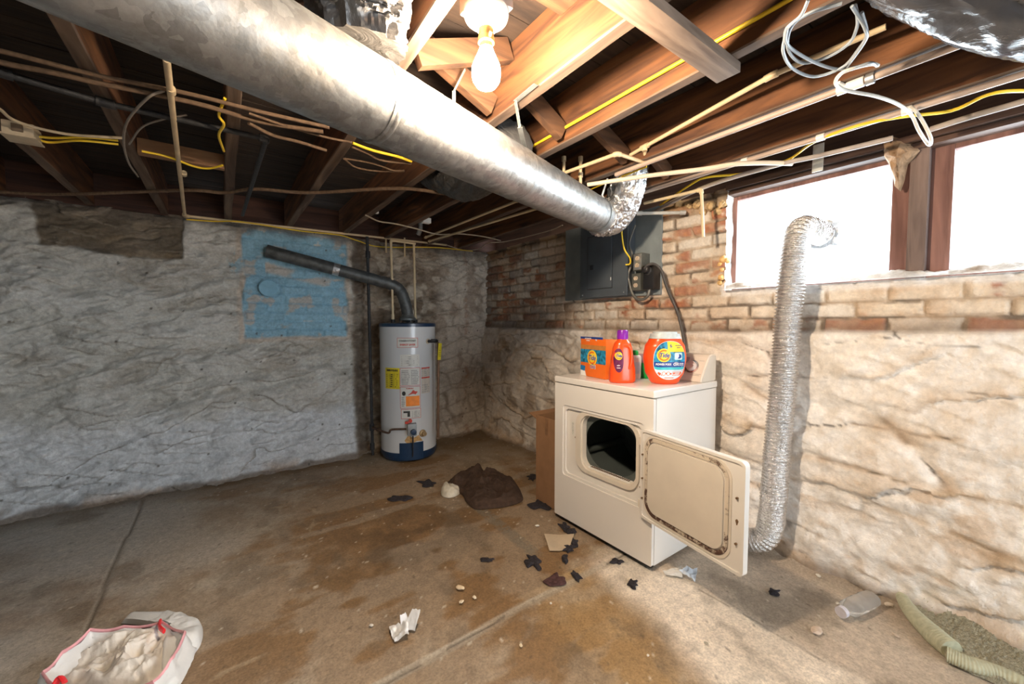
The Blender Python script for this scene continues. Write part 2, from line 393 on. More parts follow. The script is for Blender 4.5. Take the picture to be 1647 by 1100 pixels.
def back_col(X, Z):
    wx, wz, f1, f2, cid, seam, lump, fold, blue, bh, bid, brown, rough, right = back_fields(X, Z)
    n = fbm(X*7, Z*7, 47); n3 = fbm(X*34, Z*34, 48, 3)
    C = np.zeros(X.shape+(3,)) + np.array([.53, .52, .48])
    C = mixc(C, (.60, .59, .56), .6*sstep(.48, .64, lump)); C = mixc(C, (.40, .375, .32), .25*seam*sstep(.4, .6, n))
    C = mixc(C, (.38, .345, .29), .65*sstep(.62, .40, fold)*(1-blue)*sstep(.35, .6, n+.1))
    low = sstep(.62, .42, Z+.22*(lump-.5)+.05*X); C = mixc(C, (.69, .71, .735), .85*low*(1-rough)*(1-right))
    C = mixc(C, (.46, .42, .36), .5*sstep(.2, .95, X)*(1-low)*sstep(.35, .6, n))
    C = mixc(C, (.24, .45, .58), blue*(.93-.0*n)*sstep(.22, .30, n+.13*bh))
    C = mixc(C, (.52, .44, .36), .75*blue*sstep(.60, .66, n))
    C = mixc(C, (.16, .34, .46), .45*blue*(1-bh)*sstep(.35, .55, n)); C = mixc(C, (.52, .44, .36), .8*blue*sstep(.06, .02, np.abs(Z-1.70+.21*(X-.3)))*(X > .3)*sstep(.35, .5, fbm(X*5, Z*9, 146)))
    C = mixc(C, (.55, .47, .39), .8*sstep(.030, .010, np.abs(np.maximum(np.abs(wx-.535)/.40, np.abs(wz-1.56)/.44)-1.03)*.4)*(1-blue)*(wz < 1.97))
    splash = sstep(.09, .03, np.hypot((X-.10)/.8, (Z-1.72)/1.3)); C = mixc(C, (.20, .45, .60), .6*splash*(n3 > .45))
    C = mixc(C, (.185, .135, .080), .92*brown*(.75+.4*n)); C = mixc(C, (.09, .075, .06), .5*brown*sstep(.62, .7, fold))
    C = mixc(C, (.31, .235, .165), .85*rough); C = mixc(C, (.17, .115, .075), .75*rough*sstep(.42, .62, fbm(X*11, Z*13, 49)))
    C = mixc(C, (.60, .53, .43), .8*rough*sstep(.50, .62, n))
    C = mixc(C, (.09, .07, .055), .7*rough*sstep(.15, .0, np.abs(X-1.02)))
    C = mixc(C, (.60, .54, .46), .9*right); C = mixc(C, (.27, .19, .13), .55*right*sstep(.5, .66, fbm(X*9, Z*5, 50)))
    C = mixc(C, (.33, .16, .09), .5*right*sstep(.04, .0, np.abs(X-2.17+.03*(n-.5)))*sstep(.5, .62, fbm(X*6, Z*12, 51)))
    C = mixc(C, (.25, .20, .15), .5*seam*(rough+right))
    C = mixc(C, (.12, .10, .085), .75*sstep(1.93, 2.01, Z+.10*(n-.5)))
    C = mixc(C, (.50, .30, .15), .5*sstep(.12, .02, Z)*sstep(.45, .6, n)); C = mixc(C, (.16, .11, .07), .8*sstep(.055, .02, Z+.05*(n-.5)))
    f1, f2, cid = worley(X*11, Z*11, 52); C = mixc(C, (.10, .085, .07), .8*(f1 < .09)*(cid > .9))
    pr = slabs(X, Z, 240, 5.5, -1.3); pk = sstep(.40, .62, fbm(X*2.6, Z*4.2, 241)); C = mixc(C, (.25, .215, .17), .60*sstep(.90, .97, pr)*pk*(1-blue)*(n > .42))  # lip edges darkened: crease shade painted into the wall colour
    pr = slabs(X, Z, 243, 11., 2.2); pk = sstep(.50, .66, fbm(X*4.2, Z*5.2, 244)); C = mixc(C, (.30, .26, .21), .5*sstep(.86, .96, pr)*pk*(1-blue))  # same painted crease shade along the finer lips
    return C*(0.82+.36*n3)[..., None]
M_back = painted('parged_rubble', .9, .75, 38, .13, 60)
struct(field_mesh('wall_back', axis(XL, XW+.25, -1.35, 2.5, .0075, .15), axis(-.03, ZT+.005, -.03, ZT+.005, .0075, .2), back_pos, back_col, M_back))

# ---- right wall (courses of old brick over a ledge of whitewashed rubble, with the window opening)
WY0, WY1, WZ0 = -.75, 1.185, 1.435
def right_fields(Y, Z):
    wy = Y+.07*(fbm(Y*4, Z*4, 60)-.5); wz = Z+.06*(fbm(Y*4, Z*4, 61)-.5)
    ww = .16*(fbm(Y*2.2, Z*2.2, 160)-.5); f1, f2, cid = worley((wy+ww)*1.9+.25, (wz+ww*.8)*5.4, 62)
    lump = fbm(wy*3, wz*6, 63, 5, .52); n = fbm(Y*8, Z*8, 64)
    ledge = 1.185 + .035*(fbm(Y*3, Z*0, 65)-.5) + .03*sstep(.9, 0, Y)
    up = sstep(-.012, .012, Z-ledge)
    bh, bid, row = bricks(Y+.020*(n-.5)+.012*(fbm(Y*30, Z*30, 166, 2)-.5), Z+.020*(fbm(Y*2.6, Z*2.6, 66)-.5)+.010*(fbm(Y*28, Z*28, 167, 2)-.5), .235, .0745, .010, 67)
    return wy, wz, f1, f2, cid, lump, n, ledge, up, bh, bid
def right_pos(Y, Z):
    wy, wz, f1, f2, cid, lump, n, ledge, up, bh, bid = right_fields(Y, Z)
    vis = sstep(.38, .60, fbm(Y*2.3, Z*3.1, 161)); seam = sstep(.16, .0, f2-f1)*vis
    st = .085*(lump-.5) - .014*seam + .022*(cid-.5)*sstep(.0, .25, f2-f1) + .018*(ridge(Y*2.4+Z, Z*6.5, 162)-.6) + .016*(fbm(Y*16, Z*16, 68)-.5)
    st += .030*slabs(Y, Z, 250, 4.2, .9)*sstep(.46, .64, fbm(Y*2.2, Z*3.6, 251)) + .012*slabs(Y, Z, 253, 10, -1.6)*sstep(.50, .66, fbm(Y*4, Z*5, 254))
    st = st*sstep(0, .03, ledge-Z+.012)
    br = -.048 + .017*bh + .016*(bid-.5)*bh + .016*(fbm(Y*18, Z*18, 69)-.5)
    br += .03*sstep(.06, .0, Z-ledge)*(n-.2)
    d = st*(1-up) + br*up
    d = d + .03*sstep(.10, 0, Z)
    return np.stack([XW-d, Y, Z], -1)
def right_col(Y, Z):
    wy, wz, f1, f2, cid, lump, n, ledge, up, bh, bid = right_fields(Y, Z)
    n3 = fbm(Y*38, Z*38, 70, 3); n4 = fbm(Y*3.1, Z*4.2, 71)
    vis = sstep(.40, .62, fbm(Y*2.3, Z*3.1, 161)); seam = sstep(.08, .0, f2-f1)*vis
    C = np.zeros(Y.shape+(3,)) + np.array([.87, .82, .76])
    C = mixc(C, (.76, .67, .57), .4*sstep(.45, .62, n)); C = mixc(C, (.60, .44, .28), .55*sstep(.30, .0, f2-f1)*sstep(.42, .6, n4)*sstep(.35,.6,n))
    C = mixc(C, (.56, .38, .22), .50*sstep(.60, .70, fbm(Y*6, Z*12, 72))*sstep(.40, .55, n4))
    C = mixc(C, (.30, .20, .13), .6*seam*sstep(.42, .56, n)); C = mixc(C, (.05, .04, .03), .8*sstep(.035, .012, f2-f1)*sstep(.57, .62, fbm(Y*4.4, Z*4.4, 73))*vis)
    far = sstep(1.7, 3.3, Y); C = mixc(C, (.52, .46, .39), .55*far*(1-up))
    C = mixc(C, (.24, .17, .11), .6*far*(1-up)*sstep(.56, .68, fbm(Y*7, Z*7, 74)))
    # brick courses: worn cream paint over red clay
    B = np.zeros(Y.shape+(3,)) + np.array([.72, .63, .52])
    B = mixc(B, (.54, .36, .22), .55*sstep(.42, .6, fbm(Y*6, Z*6, 75)))
    bare = sstep(.75, .86, bid + .75*(fbm(Y*9, Z*14, 76)-.5) + .10*sstep(1.47, 1.2, Z)*sstep(2.0, .6, Y) + .10*far)
    B = mixc(B, (.40, .155, .085), .9*bare*bh*(.75+.5*n)); B = mixc(B, (.50, .25, .12), .5*bare*sstep(.55, .68, n3))
    pale = sstep(.30, .18, bid); B = mixc(B, (.72, .69, .64), .6*pale*bh)
    B = mixc(B, (.36, .27, .19), .85*(1-bh)*(.35+.9*n)); B = mixc(B, (.55, .42, .30), .4*sstep(.5, .7, fbm(Y*12, Z*12, 78))); B = mixc(B, (.06, .05, .045), .7*(1-bh)*sstep(.56, .66, fbm(Y*5, Z*9, 77)))
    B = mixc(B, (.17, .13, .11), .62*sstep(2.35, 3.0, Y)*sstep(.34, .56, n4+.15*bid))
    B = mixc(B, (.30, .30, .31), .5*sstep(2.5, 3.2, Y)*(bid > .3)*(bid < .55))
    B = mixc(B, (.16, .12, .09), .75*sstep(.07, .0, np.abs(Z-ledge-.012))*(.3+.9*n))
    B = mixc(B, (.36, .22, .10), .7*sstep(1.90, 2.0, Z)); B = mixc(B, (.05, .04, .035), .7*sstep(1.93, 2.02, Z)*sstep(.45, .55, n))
    # chalky mortar bed of the sill and jamb
    sill = sstep(.055, .02, Z-WZ0+.03)*sstep(-.055, -.03, Z-WZ0)*(Y < WY1+.02)
    B = mixc(B, (.80, .79, .78), np.clip(sstep(.045, .015, np.abs(Z-WZ0+.005+.03*(n-.5)))*(Y < WY1+.03), 0, 1)*.9)
    pr = slabs(Y, Z, 250, 4.2, .9); pk = sstep(.46, .64, fbm(Y*2.2, Z*3.6, 251)); C = mixc(C, (.34, .24, .15), .6*sstep(.92, .975, pr)*pk*(n > .45)); C = mixc(C, (.62, .45, .28), .4*sstep(.7, .95, pr)*pk)  # lower lips of the stones carry painted crease shade
    C = C*(1-up[..., None]) + B*up[..., None]
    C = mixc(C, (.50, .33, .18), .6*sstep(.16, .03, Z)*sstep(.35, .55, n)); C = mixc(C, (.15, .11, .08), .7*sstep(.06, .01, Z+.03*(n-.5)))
    return C*(0.84+.32*n3)[..., None]
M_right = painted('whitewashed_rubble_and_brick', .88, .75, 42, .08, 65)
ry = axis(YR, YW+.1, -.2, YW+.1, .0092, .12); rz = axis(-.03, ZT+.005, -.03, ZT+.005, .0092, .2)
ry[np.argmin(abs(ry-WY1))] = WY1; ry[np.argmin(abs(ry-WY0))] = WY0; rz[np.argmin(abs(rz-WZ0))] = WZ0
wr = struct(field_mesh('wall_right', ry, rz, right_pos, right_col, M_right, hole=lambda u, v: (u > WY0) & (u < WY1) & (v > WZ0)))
# sill bed and jamb return of the opening
def jamb_col(U, V):
    n = fbm(U*14, V*14, 80); C = np.zeros(U.shape+(3,)) + np.array([.78, .765, .74]); C = mixc(C, (.50, .47, .43), .6*sstep(.5, .65, n))
    return mixc(C, (.35, .27, .20), .8*sstep(.62, .70, fbm(U*9, V*30, 81)))
struct(field_mesh('trim_1', np.arange(WY0, WY1+.005, .01), np.arange(XW-.006, XW+.34, .01),
    lambda U, V: np.stack([V+.012*(fbm(U*20, V*20, 82)-.5), U, WZ0 + .002 + (.030+.045*(fbm(U*16, V*16, 83)-.42))*sstep(0, .06, V-XW) + .06*sstep(.10, .3, V-XW)*0], -1), jamb_col, M_right))
struct(field_mesh('trim_2', np.arange(WZ0-.01, ZT+.01, .01), np.arange(XW+.035, XW+.34, .01),
    lambda U, V: np.stack([V, WY1 - .002 + .02*(fbm(U*16, V*16, 84)-.5)*sstep(0, .05, V-XW-.03), U], -1), jamb_col, M_right))

# ---- unseen left and rear walls
M_plain = mat('plain_whitewash', (.56, .54, .49), .9, bump=.5, bscale=20)
b = MB(); b.box((XL-.06, (YR+YW)/2, 1.1), (.12, YW-YR+.3, 2.4)); struct(b.build('unseen_wall_left', M_plain))
b = MB()
b.box(((XL+.55)/2, YR-.06, 1.1), (.55-XL, .12, 2.4)); b.box((2.35, YR-.06, 1.1), (.4, .12, 2.4)); b.box((1.35, YR-.06, 2.17), (1.7, .12, .26))  # gap added in the unseen rear wall to let in fill light
struct(b.build('unseen_wall_rear', M_plain))

# ---- ceiling boards, rim joists
M_sub = wood('subfloor_boards', (.018, .011, .008), (.060, .036, .022), 0)
b = MB(); yy = YR
while yy < YW+.2:
    b.box(((XL+XW+.3)/2, yy+.07, 2.262+random.uniform(0, .003)), (XW-XL+.6, .136, .02)); yy += .14
b.box(((XL+XW+.3)/2, (YR+YW)/2, 2.30), (XW-XL+.9, YW-YR+.7, .03))
struct(b.build('ceiling', M_sub))
M_rim = wood('rim_timber', (.045, .018, .012), (.12, .050, .030), 0); M_rimy = wood('rim_timber_side', (.07, .035, .025), (.16, .085, .055), 1)
b = MB(); b.box(((XL+XW)/2, YW+.03, 2.145), (XW-XL+.5, .05, .235)); struct(b.build('trim_3', M_rim))
b = MB(); b.box((XW+.20, (YR+YW)/2, 2.145), (.05, YW-YR+.3, .235)); struct(b.build('trim_4', M_rimy))

# ------------------------------------------------------------------ joists, bridging
M_joist = wood('old_joist_wood', (.055, .020, .008), (.25, .098, .032), 1, .82)
M_bridge = wood('bridging_wood', (.065, .028, .012), (.20, .092, .040), 0, .85)
M_fresh = wood('newer_pine', (.30, .15, .07), (.50, .27, .13), 0, .8)
M_galv = mat('galvanised_metal', (.62, .64, .66), .38, .85, .14, 25, .12, 90)
M_strap = mat('galvanised_strap', (.26, .27, .26), .45, .6, .15, 40)
M_white = mat('white_enamel', (.80, .79, .76), .28, var=.02, scale=6)
M_cpvc = mat('tan_cpvc', (.60, .47, .29), .42, var=.14, scale=12)
M_cable_w = mat('white_cable', (.70, .67, .60), .5, var=.1); M_cable_y = mat('yellow_cable', (.80, .55, .03), .45, var=.12, scale=9)
M_cable_b = mat('brown_cloth_cable', (.13, .080, .048), .85, var=.3, scale=60)
M_iron = mat('black_iron', (.03, .03, .032), .55, .3, .3, 40, .3, 120)
M_dark = mat('dark_void', (.012, .012, .012), .8)

def joist_mb(x):
    b = MB(); t = bmesh.new(); bmesh.ops.create_cube(t, size=1)
    for v in t.verts: v.co = Vector((v.co.x*.046, v.co.y*(YW-YR-.02), v.co.z*.221))
    bmesh.ops.subdivide_edges(t, edges=[e for e in t.edges if abs((e.verts[0].co-e.verts[1].co).y) > 1], cuts=70)
    bmesh.ops.bevel(t, geom=[e for e in t.edges if (e.verts[0].co.z+e.verts[1].co.z) < -.2 and abs((e.verts[0].co-e.verts[1].co).y) > .02], offset=.004, segments=1, affect='EDGES')
    for v in t.verts:
        k = math.sin(v.co.y*7+v.co.z*9)*.0016 + random.uniform(-.0008, .0008)
        v.co.x += k; v.co.z += (abs(random.uniform(0, .0016)) if v.co.z < 0 else 0)
    b.merge(t, Matrix.Translation((x, (YR+YW)/2, ZT+.111)))
    b.bm.normal_update()
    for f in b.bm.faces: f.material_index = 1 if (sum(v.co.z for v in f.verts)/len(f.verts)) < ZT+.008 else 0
    return b
JX = [-1.86, -1.47, -1.08, -.70, -.32, .055, .465, .895, 1.255, 1.69, 2.05]
JL = ['old brown ceiling joist furthest left above the camera side', 'old ceiling joist over the left end of the white back wall', 'dark ceiling joist at the upper left edge of the room',
      'dark ceiling joist just behind the beige switch box', 'dark ceiling joist left of the tan pipe, holding the left end of the pale wood block',
      'dark ceiling joist holding the right end of the pale wood block', 'orange-lit ceiling joist immediately left of the bare bulb',
      'broad orange-lit ceiling joist immediately right of the bare bulb', 'ceiling joist with the bright yellow cable stapled along its side',
      'ceiling joist between the tan pipe and the coil of grey wires, next to the foil elbow', 'ceiling joist nearest the windows, with the pink-grey conduit under it']
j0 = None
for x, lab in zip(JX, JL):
    if j0 is None: o = j0 = joist_mb(JX[0]).build('ceiling_joist', M_joist, org=(JX[0], (YR+YW)/2, ZT)); o.data.materials.append(wood('weathered_floor_lit_joist_edge', (.085, .052, .035), (.235, .155, .105), 1, .85))  # underside tone: weathered grey, also lightened for bounce off the floor
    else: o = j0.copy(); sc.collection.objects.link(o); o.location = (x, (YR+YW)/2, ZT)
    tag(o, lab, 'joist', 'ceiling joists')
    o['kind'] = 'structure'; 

def brace(x0, x1, z0, z1, y, name='cross_bridging', w_=.075, t_=.034):
    a = Vector((x0, y, z0)); c = Vector((x1, y, z1)); d = c-a; ang = math.atan2(d.z, d.x)
    b = MB(); b.box((a+c)/2, (d.length, t_, w_), .003, Matrix.Rotation(-ang, 3, 'Y'))
    return b.build(name, M_bridge, org=(x0, y, z0))
BL = ['left of the beige switch box', 'above the beige switch box', 'behind the top of the tan pipe', 'over the galvanised duct left of the black flex duct', 'beside the black flex duct',
      'directly behind the bare bulb', 'between the bulb joist and the yellow cable joist', 'between the yellow cable and the tan pipe tee', 'between the foil elbow and the windows']
for i in range(1, len(JX)-1):
    x0, x1 = JX[i]+.026, JX[i+1]-.026
    for k, (zz0, zz1, y) in enumerate(((2.065, 2.215, 1.20), (2.215, 2.065, 1.305))):
        if k == 0 and i in (8, 7, 9): continue
        o = brace(x0+.013, x1-.013, zz0, zz1, y)
        tag(o, 'short diagonal brace board ' + BL[i-1] + (', rising right' if k == 0 else ', falling right'), 'brace', 'cross bridging between the joists')

# board nailed across the joist bottoms, top right of the bulb
b = MB(); b.box((.86, .634, ZT-.016), (.86, .072, .030), .003)
o = b.build('ceiling_board', wood('grey_plank', (.15, .095, .062), (.36, .26, .19), 0), org=(.86, .634, ZT-.03)); tag(o, 'weathered grey-brown board nailed crosswise under the joists, right of the bulb', 'board')
# pale block nailed between two dark joists
p0 = at(210, 235, 2.05); p1 = at(382, 262, 2.05)
b = MB(); b.box(((-.32+.055)/2, p0.y, 2.055), (.375-.05, .04, .07), .003)
o = b.build('wood_block', M_fresh, org=((-.13), p0.y, 2.02)); tag(o, 'pale newer pine block fixed between two dark joists behind the tan pipe', 'wood block')

# ------------------------------------------------------------------ bare bulb
LB = Vector((.567, .893, 0))
lamp = thing('ceiling_lamp', 'bare glowing bulb in a round white porcelain lampholder under the ceiling', 'lamp', (LB.x, LB.y, 2.03))
M_porc = mat('white_porcelain', (.85, .83, .78), .2, var=.02, coat=.3)
M_brass = mat('brass', (.62, .43, .18), .3, .9, .1)
b = MB(); b.lathe([(.0, 2.034), (.057, 2.034), (.058, 2.026), (.054, 2.018), (.034, 2.010), (.026, 2.004), (.024, 1.990), (.0, 1.990)], LB, 40); b.build('lampholder', M_porc, lamp)
b = MB(); b.box((LB.x, LB.y, 2.105), (.10, .10, .142), .006); b.build('outlet_box', M_galv, lamp)
b = MB(); b.box((LB.x+.11, LB.y, 2.195), (.376, .085, .030), .003); b.build('mounting_board', M_bridge, lamp)
b = MB(); b.lathe([(0, 1.992), (.0195, 1.992), (.0195, 1.972), (.021, 1.970), (.021, 1.957), (.0165, 1.955), (.0165, 1.938), (0, 1.938)], LB, 28); b.tube([LB+Vector((0, -.015, 1.965)), LB+Vector((-.01, -.04, 1.962))], .004); b.build('socket', M_brass, lamp)
m = bpy.data.materials.new('lit_bulb'); m.use_nodes = True
pb = m.node_tree.nodes['Principled BSDF']; pb.inputs['Base Color'].default_value = (1, .95, .85, 1)
pb.inputs['Emission Color'].default_value = (1.0, .79, .575, 1); pb.inputs['Emission Strength'].default_value = 760
b = MB(); prof = [(0, 1.958), (.0150, 1.956), (.0165, 1.944), (.0215, 1.930), (.0290, 1.914), (.0355, 1.898), (.0372, 1.882), (.0345, 1.865), (.0255, 1.851), (.0130, 1.844), (0, 1.843)]
b.lathe(prof, LB, 28); b.build('bulb', m, lamp, angle=80)
# ------------------------------------------------------------------ windows
M_wframe = wood('red_brown_window_wood', (.17, .075, .060), (.36, .185, .150), 2, .75)
M_wpost = wood('grey_brown_post', (.12, .085, .075), (.30, .215, .185), 2, .8)
gm = bpy.data.materials.new('window_glass'); gm.use_nodes = True; nt = gm.node_tree; nt.nodes.remove(nt.nodes['Principled BSDF'])
tr = nt.nodes.new('ShaderNodeBsdfTransparent'); tr.inputs[0].default_value = (.95, .97, .97, 1); gl = nt.nodes.new('ShaderNodeBsdfGlossy'); gl.inputs['Roughness'].default_value = .06
ms = nt.nodes.new('ShaderNodeMixShader'); ms.inputs[0].default_value = .05
nt.links.new(tr.outputs[0], ms.inputs[1]); nt.links.new(gl.outputs[0], ms.inputs[2]); nt.links.new(ms.outputs[0], nt.nodes['Material Output'].inputs[0])
XP = 2.52
def window(name, y0, y1, st0, st1, label):
    t = thing(name, label, 'window', (XP, (y0+y1)/2, WZ0)); t['kind'] = 'structure'
    b = MB(); z0, z1 = 1.470, 1.972
    b.box((XP+.01, y0-st0/2, 1.735), (.045, st0, .60), .004); b.box((XP+.01, y1+st1/2, 1.735), (.045, st1, .60), .004)
    b.box((XP+.01, (y0+y1)/2, z1+.020), (.043, y1-y0, .040), .004); b.box((XP+.01, (y0+y1)/2, z0-.014), (.043, y1-y0, .030), .004)
    b.build('window_frame', M_wframe, t)
    b = MB(); b.box((XP+.012, (y0+y1)/2, (z0+z1)/2), (.003, y1-y0+.01, z1-z0+.01)); b.build('window_pane', gm, t)
    return t
win1 = window('window_1', .478, 1.160, .060, .058, 'left basement window, blown out bright, with the foil vent hose going through it')
win2 = window('window_2', -.40, .287, .05, .068, 'right basement window, bright daylight, cut off by the frame edge')
b = MB(); b.box((XP-.01, .385, 1.73), (.09, .060, .61), .006); b.box((XP-.01, -.50, 1.73), (.09, .10, .61), .006); b.box((XP+.02, 1.20, 1.73), (.05, .03, .61), .003); struct(b.build('trim_5', M_wpost))
b = MB(); b.box((XP-.02, .2, 2.004), (.13, 1.96, .022), .004); struct(b.build('trim_6', M_rimy))
b = MB(); b.box((XP+.03, .2, 2.035), (.26, 1.98, .03), .003); struct(b.build('trim_7', M_rimy))

# ------------------------------------------------------------------ galvanised trunk duct
def duct_metal(name, bright=.62, rough=.33, grime=.5):
    m, nt, b = nodes(name); N = nt.nodes; L = nt.links
    tc = N.new('ShaderNodeTexCoord')
    v = N.new('ShaderNodeTexVoronoi'); v.inputs['Scale'].default_value = 42; v.distance = 'CHEBYCHEV'; L.new(tc.outputs['Object'], v.inputs[0])
    n = N.new('ShaderNodeTexNoise'); n.inputs['Scale'].default_value = 5; n.inputs['Detail'].default_value = 8; n.inputs['Roughness'].default_value = .7; L.new(tc.outputs['Object'], n.inputs[0])
    rp = N.new('ShaderNodeValToRGB'); e = rp.color_ramp.elements; e[0].position = .36; e[1].position = .62
    e[0].color = (bright*.62*(1-grime*.3), bright*.57*(1-grime*.3), bright*.50*(1-grime*.3), 1); e[1].color = (bright, bright*1.02, bright*1.03, 1); L.new(n.outputs[0], rp.inputs[0])
    mx = N.new('ShaderNodeMixRGB'); mx.blend_type = 'MULTIPLY'; mx.inputs[0].default_value = .35
    sp = N.new('ShaderNodeSeparateColor'); L.new(v.outputs['Color'], sp.inputs[0]); cb = N.new('ShaderNodeCombineColor')
    for i in range(3): L.new(sp.outputs[0], cb.inputs[i])
    L.new(rp.outputs[0], mx.inputs[1]); L.new(cb.outputs[0], mx.inputs[2]); L.new(mx.outputs[0], b.inputs['Base Color'])
    mr = N.new('ShaderNodeMapRange'); mr.inputs['To Min'].default_value = rough+.22; mr.inputs['To Max'].default_value = rough-.03; mr.inputs['From Min'].default_value = .35; mr.inputs['From Max'].default_value = .65
    L.new(n.outputs[0], mr.inputs[0]); L.new(mr.outputs[0], b.inputs['Roughness']); b.inputs['Metallic'].default_value = .82
    n2 = N.new('ShaderNodeTexNoise'); n2.inputs['Scale'].default_value = 26; n2.inputs['Detail'].default_value = 6; L.new(tc.outputs['Object'], n2.inputs[0])
    bp = N.new('ShaderNodeBump'); bp.inputs['Strength'].default_value = .28; bp.inputs['Distance'].default_value = .006
    L.new(n2.outputs[0], bp.inputs['Height']); L.new(bp.outputs[0], b.inputs['Normal'])
    return m
M_duct = duct_metal('duct_metal', .52)
def foil(name, col=(.72, .73, .75), rough=.24, bump=.8, scale=22, metal=.95):
    m, nt, b = nodes(name); N = nt.nodes; L = nt.links
    tc = N.new('ShaderNodeTexCoord'); n = N.new('ShaderNodeTexNoise'); n.inputs['Scale'].default_value = scale; n.inputs['Detail'].default_value = 5; n.inputs['Distortion'].default_value = 1.6
    L.new(tc.outputs['Object'], n.inputs[0])
    bp = N.new('ShaderNodeBump'); bp.inputs['Strength'].default_value = bump; bp.inputs['Distance'].default_value = .02
    L.new(n.outputs[0], bp.inputs['Height']); L.new(bp.outputs[0], b.inputs['Normal'])
    b.inputs['Base Color'].default_value = (*col, 1); b.inputs['Roughness'].default_value = rough; b.inputs['Metallic'].default_value = metal
    return m
M_foil = foil('crinkled_foil', (.66, .67, .69), .28, 1., 16)
DA, DB, DR = Vector((-.480, .747, 1.776)), Vector((1.520, 1.511, 1.859)), .100
dpt = lambda t: DA.lerp(DB, t)
duct = thing('round_duct', 'long galvanised round trunk duct crossing the room under the joists', 'duct', dpt(.5))
for t0, t1, k in ((-.40, .02, 1.0), (.015, .408, .985), (.40, .722, 1.0), (.716, 1.165, .985)):
    b = MB(); n = 26
    ts = [t0+(t1-t0)*i/n for i in range(n+1)]
    pts = [dpt(t) for t in ts]; rr = [DR*k*(1+.0035*math.sin(i*2.1)) for i in range(n+1)]
    rr[0] *= 1.004; rr[-1] *= 1.012
    b.tube(pts, rr, 56, cap=False); b.build('duct_section', M_duct, duct, angle=60)
for t in (.408, .722):
    b = MB(); d = (DB-DA).normalized()*.010
    b.tube([dpt(t)-d, dpt(t)-d*.3, dpt(t)+d*.3, dpt(t)+d], [DR*.997, DR*1.018, DR*1.018, DR*.997], 56); b.build('seam_ring', M_duct, duct, angle=60)
b = MB(); d = (DB-DA).normalized()*.012; b.tube([dpt(1.12)-d, dpt(1.12)+d], DR*1.012, 48, cap=False); b.build('clamp_band', M_strap, duct)

def crinkle_tube(b, pts, r, n=64, amp=.010, s=3, twist=9.):
    """thin foil or plastic sleeve gathered in folds"""
    P = sm(pts, 14); K = len(P); T = [(P[min(i+1, K-1)]-P[max(i-1, 0)]).normalized() for i in range(K)]
    nrm = Vector((0, 0, 1)) if abs(T[0].z) < .9 else Vector((1, 0, 0)); vs = []
    L = 0
    for i in range(K):
        if i: L += (P[i]-P[i-1]).length
        nrm = (nrm - T[i]*nrm.dot(T[i])).normalized(); bb = T[i].cross(nrm)
        rr = r[0]+(r[1]-r[0])*i/(K-1) if isinstance(r, tuple) else r
        a = np.arange(n)*2*PI/n
        cx = np.cos(a)*2.2; cy = np.sin(a)*2.2
        f = ridge(cx*1.3+L*twist, cy*1.3+L*twist*.6, s, 4) + .6*ridge(cx*3+L*30, cy*3-L*14, s+3, 3)
        for k in range(n):
            q = rr + amp*(float(f[k])-1.0)
            vs.append(P[i] + (nrm*math.cos(a[k]) + bb*math.sin(a[k]))*q)
    fs = [(i*n+k, i*n+(k+1) % n, (i+1)*n+(k+1) % n, (i+1)*n+k) for i in range(K-1) for k in range(n)]
    fs += [tuple(range(n-1, -1, -1)), tuple((K-1)*n+k for k in range(n))]
    return b.raw(vs, fs)
# foil elbow rising between the joists at the end of the trunk
el = [dpt(1.15), dpt(1.19)+Vector((0, .0, .0)), Vector((1.935, 1.625, 1.885)), Vector((1.935, 1.555, 1.945)), Vector((1.895, 1.485, 2.03)), Vector((1.880, 1.455, 2.12)), Vector((1.878, 1.45, 2.20))]
b = MB(); crinkle_tube(b, el, (DR*1.03, .092), 80, .026, 5, 12); o = b.build('foil_elbow', M_foil, org=el[0], angle=28)
tag(o, 'crinkled silver foil elbow bending up from the end of the round duct', 'duct elbow')
# black wrapped flexible duct beside the bulb joist, coming down onto the trunk
M_blackfoil = foil('black_plastic_sleeve', (.04, .043, .052), .16, .35, 6, .0); M_sleeve = foil('silvery_plastic_sleeve', (.13, .125, .12), .30, .6, 9, .3)
M_greyfoil = foil('dusty_grey_plastic_sleeve', (.060, .058, .056), .42, .6, 14, .0)
M_silverblack = foil('silver_plastic_sleeve', (.50, .49, .47), .25, .9, 18, .7)
fl = [Vector((.22, .30, 2.17)), Vector((.235, .62, 2.13)), Vector((.245, .80, 2.085)), Vector((.27, .95, 2.04)), Vector((.285, 1.01, 1.98)), Vector((.29, 1.025, 1.91))]
b = MB(); crinkle_tube(b, fl, (.125, .105), 90, .030, 11, 9); o = b.build('flexible_duct', M_sleeve, org=fl[-1], angle=28)
tag(o, 'wrinkled silver-black plastic flexible duct dropping onto the trunk duct left of the bulb', 'flexible duct')
fl = [Vector((1.05, 1.42, 2.03)), Vector((1.06, 1.70, 1.985)), Vector((1.075, 1.90, 2.00)), Vector((1.08, 2.10, 2.09)), Vector((1.08, 2.3, 2.18))]
b = MB(); crinkle_tube(b, fl, (.095, .11), 72, .020, 15, 7); o = b.build('flexible_duct', M_greyfoil, org=fl[0], angle=28)
tag(o, 'dusty dark grey flexible duct sagging behind the middle of the trunk duct', 'flexible duct')
fl = [Vector((.98, .36, 2.22)), Vector((1.12, .24, 2.14)), Vector((1.28, .14, 2.065)), Vector((1.46, .05, 2.025)), Vector((1.68, -.06, 2.04)), Vector((1.92, -.2, 2.15))]
b = MB(); crinkle_tube(b, fl, (.145, .175), 96, .016, 19, 4); o = b.build('flexible_duct', M_blackfoil, org=fl[3], angle=28)
tag(o, 'large shiny black flexible duct bulging down at the top right corner', 'flexible duct')

